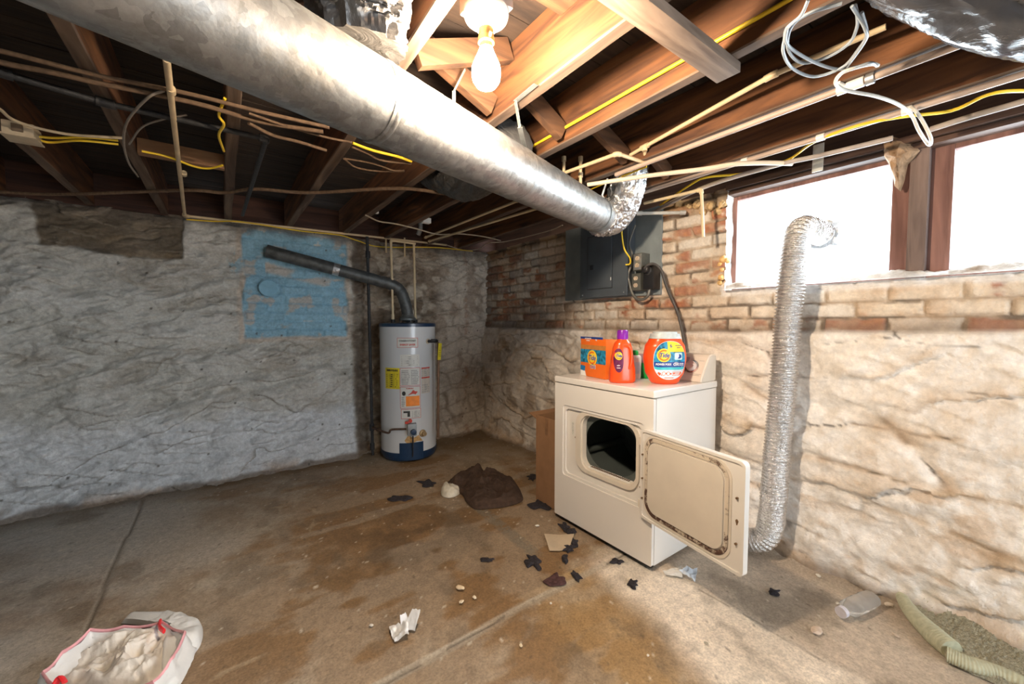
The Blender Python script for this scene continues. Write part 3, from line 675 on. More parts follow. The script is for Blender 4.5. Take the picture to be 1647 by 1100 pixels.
def strap(name, pts, label, w_=.018, t_=.0016, m=M_strap):
    b = MB(); P = [Vector(p) for p in pts]
    for a, c in zip(P[:-1], P[1:]):
        d = c-a; q = d.to_track_quat('X', 'Z').to_matrix()
        b.box((a+c)/2, (d.length+.001, w_, t_), 0, q)
    o = b.build(name, m, org=P[0]); return tag(o, label, 'strap')
s0 = at(862, 136, ZT-.003); s1 = at(829, 163, ZT-.003)
strap('duct_strap', [s0, s1, at(836, 205, 1.94), dpt(.735)+Vector((0, -.03, .100))], 'grey perforated metal strap hanging from the joist right of the bulb down to the duct')
q = dpt(.555); strap('duct_strap', [Vector((.69, 1.22, 2.10)), Vector((.66, 1.245, 2.03)), q+Vector((-.0, .02, .098))], 'pale strap between the bulb and the trunk duct', .012)
strap('duct_strap', [at(977, 287, 2.04), dpt(1.12)+Vector((0, -.05, .096)), dpt(1.12)+Vector((0, -.102, .0))], 'thin white strap looped round the duct next to the foil elbow', .010, m=M_white)

# ------------------------------------------------------------------ pipes and cables
PIPES = []
def line(name, pts, r, m, label, cat, group=None, smooth=True, n=10):
    P = sm(pts, 6) if smooth and len(pts) > 2 else [Vector(p) for p in pts]
    b = MB(); b.tube(P, r, n); o = b.build(name, m, org=P[0], angle=50); tag(o, label, cat, group); return o
def fitting(b, a, c, r, l=.022):
    a = Vector(a); c = Vector(c); d = (c-a).normalized(); b.tube([a-d*l*.0, a+d*l], r, 16); return b
def pipe(name, pts, r, m, label, cat='pipe', fit=1.35, group=None, ends=False, fm=None):
    """straight runs with elbow fittings at the bends (thing > run, elbow)"""
    P = [Vector(p) for p in pts]
    t = thing(name, label, cat, P[0], group)
    for a, c in zip(P[:-1], P[1:]):
        b = MB(); b.tube([a, c], r, 14); b.build('run', m, t)
    for i in range(1, len(P)-1):
        b = MB(); d0 = (P[i-1]-P[i]).normalized()*r*2.4; d1 = (P[i+1]-P[i]).normalized()*r*2.4
        b.tube(sm([P[i]+d0, P[i]+(d0+d1)*.16, P[i]+d1], 4), r*fit, 16); b.build('elbow', fm or m, t)
    if ends:
        for i, j in ((0, 1), (-1, -2)):
            b = MB(); d = (P[j]-P[i]).normalized(); b.tube([P[i]-d*.002, P[i]+d*r*3], r*fit, 16); b.build('end_cap', fm or m, t)
    return t
# tan pipe along the joist with a tee and drop
z = 2.075; a = at(1500, 0, z); c = at(1037, 236, z); e = at(905, 301, z)
t = pipe('water_pipe', [at(1425, 43, z), at(1240, 122, z), c, at(992, 262, z+.0)], .0085, M_cpvc, 'tan plastic water pipe with a tee, running past the coil of grey wires')
b = MB(); d = (a-c).normalized(); b.tube([c-d*.022, c+d*.022], .0125, 16); b.tube([c, c-Vector((0, 0, .020))], .0125, 16); b.build('tee', M_cpvc, t)
t = pipe('water_pipe', [c, at(1038, 262, 2.03), at(993, 247, 2.03), at(905, 279, 2.03)], .0085, M_cpvc, 'bent tan plastic pipe dropping from the tee and turning back towards the duct')
for px, lab in ((907, 'left of the two short white-tan risers behind the end of the duct'), (934, 'right of the two short white-tan risers behind the end of the duct')):
    p = at(px, 252, 2.14); t = thing('pipe_riser', lab, 'pipe', p-Vector((0, 0, .14)))
    b = MB(); b.tube([p-Vector((0, 0, .17)), p], .0085, 14); b.build('run', M_cpvc, t)
    for dz in (0, -.085): b = MB(); b.tube([p+Vector((0, 0, dz-.025)), p+Vector((0, 0, dz))], .0125, 14); b.build('coupling', M_cpvc, t)
# conduit crossing in front of the foil elbow
P = [at(945, 297, 1.99), at(1040, 283, 1.99), at(1130, 272, 1.99), at(1180, 264, 1.992), at(1230, 262, 2.0), at(1274, 263, 2.0)]
o = line('conduit', P, .011, mat('cream_conduit', (.66, .55, .42), .45, var=.15, scale=5), 'cream plastic pipe crossing in front of the foil elbow, ending towards the left window', 'pipe')
# pink-grey conduit beneath the window-side joist and a second one nearer the camera side
M_cond = mat('pale_conduit', (.44, .34, .28), .5, var=.10, scale=8)
t = thing('conduit', 'long straight pink-grey conduit under the joist above the windows', 'pipe', (2.05, 1.0, 2.018))
b = MB(); b.tube([(2.05, 1.55, 2.018), (2.05, -1.6, 2.018)], .011, 14); b.build('run', M_cond, t)
for y in (.92, .62, .36): b = MB(); b.tube([(2.05, y-.014, 2.018), (2.05, y+.014, 2.018)], .0145, 14); b.build('clip', M_white, t)
t = thing('conduit', 'long pale conduit under the joist that the coil of grey wires hangs from', 'pipe', (1.69, .8, 2.018))
b = MB(); b.tube([(1.69, 1.40, 2.018), (1.69, -1.6, 2.018)], .011, 14); b.build('run', M_cond, t)
b = MB(); b.tube([(1.69, .47, 2.018), (1.69, .40, 2.018)], .016, 14); b.tube([(1.69, .445, 2.018), (1.66, .46, 2.028)], .008); b.build('tee', M_white, t)
b = MB(); b.tube([(1.69, .395, 2.018), (1.69, .375, 2.018)], .0175, 14); b.build('clamp', M_galv, t)
# pipes over the window head
M_headp = mat('dusty_grey_pipe', (.36, .31, .28), .6, var=.2, scale=14)
line('conduit', [at(1040, 347, 2.0), at(1125, 304, 2.0), at(1240, 268, 2.0), at(1320, 250, 2.0), at(1436, 222, 2.0)], .011, M_headp, 'dusty pipe running over the head of the left window', 'pipe')
line('conduit', [at(1497, 208, 2.0), at(1560, 188, 2.0), at(1647, 163, 2.0), at(1760, 128, 2.0)], .011, M_headp, 'dusty pipe running over the head of the right window', 'pipe')
pipe('water_pipe', [at(1036, 327, 1.985), at(1128, 305, 1.985), at(1131, 381, at(1128, 305, 1.985).x, 0)], .0088, M_cpvc, 'tan plastic pipe bending down to a cut end beside the left window')
pipe('pipe_stub', [at(1024, 343, 1.945), at(1102, 342, at(1024, 343, 1.945).x+.22, 0)], .011, mat('grey_pipe', (.40, .38, .34), .5), 'short grey pipe with end fittings between the foil elbow and the brick wall', ends=True, fit=1.3)
# yellow cables
YC = [(860, 243, 2.085), (960, 186, 2.085), (1060, 128, 2.085), (1160, 64, 2.085), (1262, 3, 2.085), (1330, -40, 2.085)]
line('cable', [Vector((1.222, at(*p).y, p[2])) for p in YC], .0062, M_cable_y, 'bright yellow cable stapled straight along the side of a joist', 'cable')
line('cable', [at(1062, 330, 2.03), at(1112, 296, 2.03), at(1138, 285, 2.03), at(1200, 278, 2.02), at(1265, 258, 2.02), at(1310, 228, 2.015), at(1380, 202, 2.01), at(1450, 188, 2.01), at(1530, 178, 2.01), at(1590, 152, 2.01), at(1647, 146, 2.01), at(1720, 150, 2.02)],
     .0058, M_cable_y, 'wavy yellow cable looping along above the windows', 'cable')
line('cable', [at(1040, 268, 2.045), at(960, 300, 2.045), at(905, 325, 2.045)], .005, M_cable_y, 'short yellow cable behind the bent tan pipe by the duct end', 'cable')
# coil of grey wires
M_gwire = mat('grey_wire', (.30, .34, .38), .35, var=.2, scale=20)
coil = thing('wire_coil', 'loose coil of thin grey wires hanging below the joist at upper right', 'wire coil', at(1320, 70, 2.02))
def loop(pts, z, r=.004):
    b = MB(); b.tube(sm([at(px, py, z+dz) for px, py, dz in pts], 7), r, 8); b.build('wire', M_gwire, coil, angle=60)
loop([(1354, 5, 0), (1300, 22, 0), (1272, 45, -.004), (1268, 80, -.008), (1290, 101, -.01), (1330, 92, -.01), (1365, 70, -.008), (1378, 45, -.003), (1379, 25, .0), (1375, 8, .01)], 2.0)
loop([(1386, 20, .01), (1394, 55, 0), (1380, 80, 0), (1355, 108, -.006), (1310, 123, -.01), (1275, 110, -.01), (1260, 85, -.01), (1262, 62, 0), (1266, 45, 0), (1288, 25, .0), (1300, 0, .01)], 1.99)
loop([(1362, 108, 0), (1392, 65, 0), (1392, 48, .0), (1383, 30, .01), (1370, 10, .015)], 1.985)
loop([(1266, 46, 0), (1264, 65, 0), (1275, 80, 0), (1310, 100, 0), (1345, 111, 0), (1375, 108, -.003), (1400, 101, 0), (1410, 106, 0.01)], 1.985)
# white cable hanging by the post
line('cable', [at(1412, 105, 2.005), at(1402, 103, 1.995), at(1372, 110, 1.98), at(1352, 119, 1.975), at(1344, 134, 1.975), at(1360, 145, 1.975), at(1410, 155, 1.975), at(1445, 168, 1.975), at(1466, 185, 1.965), at(1478, 210, 1.93), at(1494, 233, 1.90), at(1497, 222, 1.90), at(1484, 195, 1.95), at(1472, 178, 1.985), at(1466, 172, 2.01)],
     .0052, M_cable_w, 'white cable draped in a loop beside the post between the windows', 'cable')
# left side, near-dark ceiling
P = [at(268, 96, 2.005), at(283, 200, 2.005), at(294, 300, 2.005), at(297, 345, 2.0)]
t = thing('water_pipe', 'tan plastic pipe from under the duct, turning along the back wall top', 'pipe', P[0])
b = MB(); b.tube([P[0], P[3]], .0095, 14); b.build('run', M_cpvc, t)
for px, py in ((275, 142), (296, 278)):
    q = at(px, py, 2.005); b = MB(); b.tube([q, q+(P[3]-P[0]).normalized()*.03], .0125, 14); b.build('coupling', M_cpvc, t)
yb = YW-.13; pa = at(297, 347, yb, 1); pb_ = at(718, 394, yb, 1)
b = MB(); b.tube([pa, pb_], .0095, 14); b.build('run', M_cpvc, t)
b = MB(); b.tube(sm([P[3]+Vector((0, -.02, 0)), pa, pa+Vector((.025, 0, 0))], 4), .0125, 14); b.build('elbow', M_cpvc, t)
pipe('gas_pipe', [at(-60, 98, 2.01), at(0, 116, 2.01), at(170, 166, 2.01), at(428, 223, 2.01), at(390, 346, 2.0)], .0105, M_iron, 'black iron pipe running under the left joists and turning towards the back wall', fit=1.5)
line('cable', [at(-40, 306, 2.015), at(60, 312, 2.015), at(130, 312, 2.01), at(300, 306, 2.015), at(360, 310, 2.01), at(410, 304, 2.015), at(500, 310, 2.015), at(640, 303, 2.018), at(720, 312, 2.02)], .010, M_cable_b, 'thick brown cloth-covered cable strung along the joists near the back wall', 'cable')
line('cable', [at(-60, 82, 2.01), at(0, 100, 2.01), at(90, 118, 2.01), at(150, 132, 2.01), at(240, 150, 2.01), at(330, 170, 2.01), at(420, 196, 2.01), at(520, 212, 2.01)], .008, M_cable_b, 'dusty brown cable slanting across the upper left joists', 'cable')
line('cable', [at(-60, 70, 2.02), at(10, 84, 2.02), at(160, 122, 2.02), at(300, 150, 2.02), at(420, 180, 2.02), at(530, 205, 2.02)], .007, M_cable_b, 'second dusty brown cable, just above the first at upper left', 'cable')
line('cable', [at(400, 198, 2.0), at(440, 218, 2.0), at(480, 228, 2.0), at(525, 242, 2.0)], .0065, M_cable_b, 'brown cable sagging right of the black iron pipe elbow', 'cable')
line('cable', [at(400, 182, 2.01), at(470, 206, 2.01), at(530, 222, 2.01), at(566, 229, 2.01)], .0045, M_cable_b, 'thin brown cable passing under the duct right of the iron pipe', 'cable')
line('cable', [at(566, 236, 2.01), at(590, 246, 2.01), at(615, 258, 2.01), at(662, 263, 2.01)], .0055, M_cable_b, 'upper brown cable loop under the middle of the duct', 'cable')
line('cable', [at(553, 255, 2.01), at(572, 269, 2.01), at(606, 275, 2.01), at(650, 275, 2.01)], .0045, M_cable_b, 'lower brown cable loop under the middle of the duct', 'cable')
line('cable', [at(555, 255, 2.015), at(600, 263, 2.01), at(632, 274, 2.01), at(650, 274, 2.01)], .0042, M_cable_b, 'middle brown cable loop under the middle of the duct', 'cable')
line('cable', [at(567, 230, 2.015), at(600, 242, 2.01), at(640, 252, 2.01), at(662, 260, 2.01)], .006, M_cable_y, 'dull yellow cable just below the duct middle', 'cable')
line('cable', [at(264, 146, 2.015), at(238, 157, 1.99), at(205, 195, 1.97), at(199, 230, 1.97), at(207, 262, 1.97), at(222, 284, 1.97)], .0042, mat('grey_brown_wire', (.22, .19, .16), .6), 'thin grey wire hanging in a wide curve left of the tan pipe', 'wire')
line('cable', [at(208, 232, 1.99), at(228, 205, 2.0), at(262, 192, 2.01), at(300, 185, 2.02)], .0034, MATS['grey_brown_wire'], 'thin grey wire end curling in front of the pale wood block', 'wire')
M_cream = mat('cream_sheathed_cable', (.45, .36, .24), .6, var=.15)
line('cable', [at(-30, 160, 2.0), at(0, 176, 2.0), at(20, 192, 2.0), at(60, 206, 2.0), at(110, 216, 2.0), at(160, 220, 2.0), at(200, 222, 2.02)], .0058, M_cream, 'cream cable passing over the beige switch box', 'cable')
line('cable', [at(56, 222, 1.99), at(80, 229, 2.0), at(130, 226, 2.0), at(190, 232, 2.02)], .0050, M_cable_y, 'lower yellow cable leaving the beige switch box', 'cable')
line('cable', [at(56, 219, 2.0), at(90, 222, 2.01), at(140, 221, 2.01), at(190, 226, 2.02)], .0050, M_cable_y, 'upper yellow cable leaving the beige switch box', 'cable')
line('cable', [at(228, 243, 2.0), at(270, 252, 2.0), at(310, 267, 2.0), at(335, 271, 2.0), at(358, 266, 2.01)], .0048, M_cable_y, 'yellow cable sagging under the pale wood block', 'cable')
line('cable', [at(362, 158, 2.03), at(352, 185, 2.01), at(360, 200, 2.0), at(352, 218, 2.0), at(360, 243, 2.01)], .005, M_cable_y, 'tangled yellow cable hanging at the right end of the pale wood block', 'cable')
line('cable', [at(300, 353, 1.995), at(345, 356, 2.0), at(390, 357, 2.0), at(480, 371, 2.0), at(545, 378, 2.01), at(575, 387, 1.99), at(612, 397, 1.97), at(700, 398, 1.98), at(760, 404, 1.99)], .0045, M_cable_y, 'yellow cable clipped along the top of the back wall', 'cable')
M_cabpale = mat('pale_old_cable', (.42, .34, .25), .6, var=.15)
line('cable', [at(588, 346, 2.0), at(610, 356, 2.0), at(636, 360, 2.0), at(670, 368, 2.0), at(705, 377, 2.0), at(740, 376, 2.0), at(780, 381, 2.0), at(805, 387, 2.0)], .0055, M_cabpale, 'pale cable snaking across the joists above the water heater', 'cable')
line('cable', [at(718, 394, 2.0), at(745, 402, 2.0), at(768, 401, 2.0), at(785, 391, 2.0), at(815, 388, 2.0), at(880, 372, 2.0), at(905, 362, 2.0)], .0045, M_cabpale, 'pale cable curling round the dark corner of the ceiling', 'cable')
pipe('water_pipe', [at(684, 382, 2.015), at(835, 322, 2.015)], .0085, M_cpvc, 'tan pipe running forward from the water heater to the duct, left of its twin', ends=True)
pipe('water_pipe', [at(690, 388, 1.995), at(882, 330, 1.995)], .0085, M_cpvc, 'tan pipe running forward from the water heater to the duct, right of its twin', ends=True)
# beige switch box on the upper left joist
p = at(36, 218, 1.99); bx = thing('switch_box', 'beige square electrical box on the dark joist at the far left', 'electrical box', p)
M_beige = mat('beige_plastic', (.52, .42, .29), .5)
b = MB(); b.box(p+Vector((0, .0, .012)), (.085, .09, .05), .005); b.build('box_body', M_beige, bx)
b = MB(); b.box(p+Vector((0, 0, -.016)), (.095, .10, .006), .002); b.build('cover_plate', M_beige, bx)
b = MB(); b.box(p+Vector((0, -.049, .012)), (.03, .012, .028), .003); b.build('switch', mat('brown_toggle', (.16, .11, .07), .5), bx)
# small white junction boxes in the dark
for px, py, lab in ((685, 355, 'small white flat box between the dark joists above the water heater'), (605, 338, 'tiny white fitting beside a joist above the water heater')):
    p = at(px, py, 2.06); b = MB(); b.box(p, (.07, .05, .04) if px > 650 else (.03, .03, .05), .004); o = b.build('junction_box', M_white, org=p); tag(o, lab, 'electrical box')
# tattered insulation at the post, tape strip at window head, foam blobs
M_taped = mat('clear_tape', (.62, .60, .55), .4, alpha=.75)
b = MB(); p = at(1317, 236, 2.40, 0); b.box(p+Vector((-.005, 0, -.055)), (.003, .045, .135), .001, Euler((0, R(3), 0)).to_matrix()); o = b.build('tape_strip', M_taped, org=p); tag(o, 'strip of translucent tape hanging over the head of the left window', 'tape')
def blob(pts, r, m, name, label, cat, s=3, amp=.35, sub=3, org=None, parent=None):
    b = MB()
    for i, p in enumerate(pts):
        t = bmesh.new(); bmesh.ops.create_icosphere(t, subdivisions=sub, radius=1)
        for v in t.verts:
            c = v.co.normalized(); k = float(fbm(np.array(c.x*2+i*7+s), np.array(c.y*2+c.z*1.7), s))
            v.co = c*(1+amp*2*(k-.5))*(r[i] if isinstance(r, list) else r)
        b.merge(t, Matrix.Translation(p))
    o = b.build(name, m, parent, org=org or pts[0], angle=60)
    return o if parent else tag(o, label, cat)
M_foam = mat('yellow_spray_foam', (.80, .52, .22), .6, var=.18, scale=40, bump=.6, bscale=60)
pts = [at(px, py, 2.43, 0) for px, py in ((1164, 417), (1170, 419), (1158, 425), (1161, 434), (1160, 446), (1158, 455))]
blob(pts, [.022, .018, .014, .013, .018, .014], M_foam, 'spray_foam', 'lumps of yellow spray foam on the brick jamb left of the left window', 'foam')
pts = [at(px, py, 2.40, 0)+Vector((.03, 0, 0)) for px, py in ((1088, 327), (1104, 330), (1118, 327), (1140, 330), (1150, 338), (1127, 340), (1158, 327))]
blob(pts, [.026, .022, .028, .026, .022, .02, .02], mat('old_insulation', (.50, .34, .17), .9, var=.35, scale=40, bump=1., bscale=40), 'insulation', 'lumpy tan insulation stuffed over the brickwork left of the left window', 'insulation', amp=.7)
# ragged paper insulation hanging over the post
b = MB(); rnd = random.Random(5)
base = [(1418, 228), (1432, 218), (1452, 224), (1470, 232), (1478, 240), (1468, 252), (1458, 262), (1452, 290), (1446, 306), (1440, 300), (1436, 280), (1430, 262), (1422, 250)]
P0 = [at(px, py, 2.44, 0) for px, py in base]; cen = sum(P0, Vector())/len(P0); vs = [cen+Vector((-.05, 0, .0))]; 
for k in range(1, 5):
    for p in P0: vs.append(cen.lerp(p, k/4)+Vector((-.05*(1-(k/4)**2)+rnd.uniform(-.010, .010), rnd.uniform(-.004, .004), rnd.uniform(-.004, .004))))
n = len(P0); fs = [(0, 1+i, 1+(i+1) % n) for i in range(n)] + [(1+k*n+i, 1+k*n+(i+1) % n, 1+(k+1)*n+(i+1) % n, 1+(k+1)*n+i) for k in range(3) for i in range(n)]
q0 = len(vs); vs += [p+Vector((.03, 0, 0)) for p in P0]; fs += [(1+3*n+i, 1+3*n+(i+1) % n, q0+(i+1) % n, q0+i) for i in range(n)] + [tuple(q0+i for i in range(n))]
b.raw(vs, fs); o = b.build('torn_insulation', mat('torn_brown_paper', (.34, .22, .13), .9, var=.4, scale=30, bump=.8), org=cen, angle=20); tag(o, 'torn brown paper insulation sagging at the head of the post between the windows', 'insulation')

# ------------------------------------------------------------------ foil dryer vent hose
def ribbed(b, pts, r, pitch=.0165, amp=.0052, n=36, seed=1):
    P = sm(pts, 40); out = [P[0]]; L = 0; st = .0021
    for a, c in zip(P[:-1], P[1:]):
        d = (c-a).length
        while L+d >= st:
            a = a.lerp(c, (st-L)/d); out.append(a.copy()); d = (c-a).length; L = 0
        L += d
    r_ = random.Random(seed); rr = []
    for i in range(len(out)):
        s_ = i*st; rr.append(r + amp*math.sin(2*PI*s_/pitch) + .0012*math.sin(s_*37) )
    b.tube(out, rr, n, cap=False)
    for v in b.bm.verts: v.co += Vector((r_.uniform(-1, 1), r_.uniform(-1, 1), r_.uniform(-1, 1)))*.0011
    return b
M_hose = foil('silver_foil_hose', (.72, .71, .70), .20, .5, 60)
b = MB()
ribbed(b, [(2.265, 1.13, .078), (2.262, 1.02, .070), (2.262, .93, .078), (2.268, .868, .115), (2.275, .845, .20), (2.272, .832, .40), (2.272, .825, .60), (2.278, .812, .90), (2.275, .800, 1.20), (2.278, .788, 1.45), (2.285, .780, 1.60), (2.305, .774, 1.675), (2.355, .768, 1.712), (2.43, .755, 1.712), (2.515, .745, 1.70)], .056)
o = b.build('vent_hose', M_hose, org=(2.268, .86, .02), angle=70); tag(o, 'ribbed silver foil vent hose rising from the floor behind the dryer to the window', 'vent hose')
b = MB(); b.tube([(2.505, .747, 1.70), (2.60, .73, 1.70)], .052, 32, cap=False); b.ring([(math.cos(a)*.075, math.sin(a)*.075) for a in np.linspace(0, 2*PI, 33)[:-1]], [(math.cos(a)*.050, math.sin(a)*.050) for a in np.linspace(0, 2*PI, 33)[:-1]], -.002, .002, Matrix.Translation((2.512, .745, 1.70)) @ Matrix.Rotation(R(90), 4, 'Y'))
rr_ = random.Random(3)
for k in range(3):
    a = R(140+k*38); b.raw([(2.503+rr_.uniform(-.01, .0), .745+math.cos(a)*.06, 1.70+math.sin(a)*.06), (2.500, .745+math.cos(a+.45)*.07, 1.70+math.sin(a+.45)*.07), (2.49+rr_.uniform(-.02, 0), .745+math.cos(a+.2)*rr_.uniform(.09, .13), 1.70+math.sin(a+.2)*rr_.uniform(.09, .12))], [(0, 1, 2)])
o = b.build('vent_collar', foil('torn_foil_tape', (.55, .56, .58), .35, .6, 30), org=(2.51, .745, 1.70)); tag(o, 'torn foil tape and collar where the hose passes through the left window pane', 'vent collar')

# ------------------------------------------------------------------ electrical panel on its grey board
M_gboard = mat('grey_painted_board', (.22, .255, .265), .6, var=.12, scale=10, bump=.15, bscale=40)
M_panel = mat('grey_steel_panel', (.105, .125, .145), .42, .25, .08, 8)
M_pdark = mat('panel_groove', (.03, .035, .04), .6)
b = MB(); b.box((2.422, 2.07, 1.735), (.018, .93, .60), .002); o = b.build('backboard', M_gboard, org=(2.43, 2.07, 1.435)); tag(o, 'grey painted board on the brick wall carrying the breaker panel and outlets', 'backboard')
pn = thing('breaker_panel', 'dark grey steel breaker panel mounted on the grey board under the duct end', 'breaker panel', (2.41, 2.03, 1.445))
b = MB(); b.box((2.365, 2.03, 1.72), (.092, .43, .545), .002); b.build('panel_box', M_panel, pn)
b = MB(); b.box((2.315, 2.03, 1.72), (.010, .455, .565), .002); b.build('front_cover', M_panel, pn)
b = MB(); b.box((2.3085, 2.055, 1.70), (.004, .245, .405), .001); b.build('door_gap', M_pdark, pn)
b = MB(); b.box((2.3060, 2.055, 1.70), (.006, .235, .395), .002); d_ = b.build('door', M_panel, pn)
b = MB(); b.box((2.300, 2.125, 1.665), (.010, .032, .036), .002); b.build('latch', M_pdark, d_)
b = MB(); b.box((2.302, 1.942, 1.565), (.003, .006, .022)); b.build('white_marker', M_white, d_)
for y in (1.83, 2.23):
    b = MB(); b.lathe([(0, 0), (.005, 0), (.004, .003), (0, .003)], (2.310, y, 1.46), 12, Matrix.Rotation(R(-90), 3, 'Y')); b.build('screw', M_galv, pn)
M_olive = mat('olive_grey_box', (.13, .135, .12), .5, .3); M_recept = mat('ivory_receptacle', (.62, .50, .38), .4, var=.05); M_black = mat('black_plastic', (.018, .018, .02), .4)
for (yc, zc, xf, lab) in ((1.728, 1.662, 2.325, 'upper dark outlet box with two ivory sockets beside the breaker panel'), (1.745, 1.527, 2.335, 'lower dark outlet box with two ivory sockets beside the breaker panel')):
    t = thing('outlet', lab, 'outlet', (2.41, yc, zc))
    b = MB(); b.box(((xf+2.413)/2, yc, zc), (2.413-xf, .072, .118), .003); b.build('box_body', M_olive, t)
    b = MB(); b.box((xf-.002, yc, zc), (.004, .062, .106), .001); b.build('face_plate', M_galv if zc > 1.6 else M_olive, t)
    for dz in (.024, -.024):
        b = MB(); b.prism([(math.cos(a)*.0165, max(-.0135, min(.0135, math.sin(a)*.0165))) for a in np.linspace(0, 2*PI, 25)[:-1]], 0, .004, Matrix.Translation((xf-.004, yc, zc+dz)) @ Matrix.Rotation(R(-90), 4, 'Y') @ Matrix.Rotation(R(90), 4, 'Z'))
        s_ = b.build('socket', M_recept, t)
        b = MB()
        for dy, h in ((-.006, .008), (.006, .007)): b.box((xf-.0085, yc+dy, zc+dz+.003), (.001, .002, h))
        b.box((xf-.0085, yc, zc+dz-.007), (.001, .0035, .0035)); b.build('slots', M_black, s_)
t = thing('dryer_outlet', 'black surface-mounted dryer power outlet right of the small sockets', 'outlet', (2.41, 1.645, 1.55))
b = MB(); b.box((2.37, 1.645, 1.548), (.082, .080, .160), .008); b.build('box_body', M_black, t)
b = MB(); b.lathe([(0, 0), (.030, 0), (.030, .008), (.027, .012), (0, .012)], (2.330, 1.648, 1.595), 28, Matrix.Rotation(R(-90), 3, 'Y')); b.build('socket_face', mat('dark_grey_plastic', (.05, .05, .05), .5), t)
t = thing('power_cord', 'thick grey cord with a round black plug running down behind the dryer', 'power cord', (2.32, 1.648, 1.60))
b = MB(); b.lathe([(0, 0), (.026, 0), (.028, .012), (.024, .030), (.014, .036), (0, .036)], (2.319, 1.648, 1.600), 24, Matrix.Rotation(R(-90), 3, 'Y')); b.build('plug', M_black, t)
b = MB(); b.tube(sm([(2.29, 1.645, 1.605), (2.285, 1.615, 1.625), (2.30, 1.575, 1.625), (2.33, 1.545, 1.58), (2.345, 1.525, 1.50), (2.345, 1.49, 1.42), (2.345, 1.44, 1.32), (2.34, 1.40, 1.20), (2.335, 1.375, 1.09), (2.34, 1.37, .98), (2.345, 1.38, .80)], 8), .0115, 12, flat=.75); b.build('cord', mat('grey_cord', (.075, .070, .068), .5), t)
M_armour = mat('grey_armoured_cable', (.17, .165, .15), .45, .4)
line('cable', [(2.345, 1.80, 1.64), (2.335, 1.815, 1.58), (2.335, 1.80, 1.52), (2.335, 1.775, 1.45), (2.34, 1.735, 1.408), (2.345, 1.69, 1.405), (2.345, 1.655, 1.43), (2.35, 1.645, 1.475)], .0105, M_armour, 'grey armoured cable looping under the outlets from the panel', 'cable')
line('cable', [at(1000, 345, 2.20, 0), at(1000, 375, 2.20, 0), at(1004, 400, 2.22, 0), at(1013, 415, 2.27, 0), at(1013, 424, 2.29, 0), at(1006, 426, 2.275, 0)], .0058, M_cable_y, 'yellow cable curving down beside the breaker panel to the outlets', 'cable')
line('cable', [at(1022, 362, 2.34, 0), at(1014, 384, 2.34, 0), at(1012, 396, 2.34, 0), at(1017, 408, 2.345, 0), at(1014, 420, 2.36, 0)], .0058, M_armour, 'grey-brown cable dropping from the foil elbow to the outlets', 'cable')

# ------------------------------------------------------------------ dryer
M_enam = mat('dryer_white_enamel', (.80, .775, .735), .25, var=.015, scale=4, coat=.2)
M_enam2 = mat('dryer_cream_liner', (.72, .66, .57), .35, var=.05, scale=9)
M_drum = mat('grey_green_drum', (.105, .125, .12), .38, .25, .08, 12)
dy0, dy1, dx0, dx1, dh = 1.150, 1.862, 1.690, 2.292, .910
dry = thing('clothes_dryer', 'white front-loading clothes dryer with its door hanging open against the wall side', 'dryer', (1.99, 1.506, 0))
MX = Matrix(((0, 0, 1, 0), (1, 0, 0, 0), (0, 1, 0, 0), (0, 0, 0, 1)))      # (y, z, depth) -> world
yzx = lambda x: Matrix.Translation((x, 0, 0)) @ MX
recess = rrect(1.203, 1.790, .300, .738, .022, 8); opening = rrect(1.250, 1.655, .376, .712, .075, 8)
b = MB(); b.ring(rrect(dy0, dy1, .028, .868, .006, 8), recess, 0, .020, yzx(dx0)); b.build('front_panel', M_enam, dry)
b = MB(); b.ring(recess, rrect(1.222, 1.772, .318, .720, .03, 8), 0, .012, yzx(dx0+.006)); b.ring(rrect(1.215, 1.778, .312, .726, .03, 8), opening, 0, .008, yzx(dx0+.022)); b.build('recessed_surround', M_enam, dry)
b = MB(); b.ring(rrect(1.238, 1.690, .362, .722, .085, 8), rrect(1.256, 1.650, .382, .706, .07, 8), 0, .022, yzx(dx0+.010)); b.ring(opening, rrect(1.262, 1.644, .388, .702, .07, 8), 0, .035, yzx(dx0+.022)); b.build('door_opening_lip', M_enam2, dry)
b = MB()
for y in (dy0+.006, dy1-.006): b.box(((dx0+dx1)/2+.012, y, .448), (dx1-dx0-.025, .012, .845), .003)
b.box((dx1-.006, (dy0+dy1)/2, .448), (.012, dy1-dy0-.02, .845)); b.box(((dx0+dx1)/2+.02, (dy0+dy1)/2, .030), (dx1-dx0-.05, dy1-dy0-.02, .010)); b.build('cabinet', M_enam, dry)
b = MB(); b.box(((dx0+dx1)/2-.001, (dy0+dy1)/2, .891), (dx1-dx0+.006, dy1-dy0+.008, .037), .010, seg=3); b.build('top_panel', M_enam, dry)
b = MB()
b.tube([(dx0+.060, 1.50, .548), (dx1-.07, 1.50, .548)], .262, 64, cap=False)
b.ring([(1.50+.262*math.cos(a), .548+.262*math.sin(a)) for a in np.linspace(0, 2*PI, 65)[:-1]], [(1.452+.19*math.cos(a)*1.02, .545+.158*math.sin(a)) for a in np.linspace(0, 2*PI, 65)[:-1]], 0, .004, yzx(dx0+.056))
b.build('drum', M_drum, dry)
b = MB(); b.lathe([(0, 0), (.262, 0), (.262, .012), (.235, .012), (.232, .004), (.205, .004), (.202, .012), (.150, .012), (.147, .020), (.06, .020), (0, .022)], (dx1-.075, 1.50, .548), 64, Matrix.Rotation(R(-90), 3, 'Y')); bk = b.build('drum_back', M_drum, dry)
b = MB()
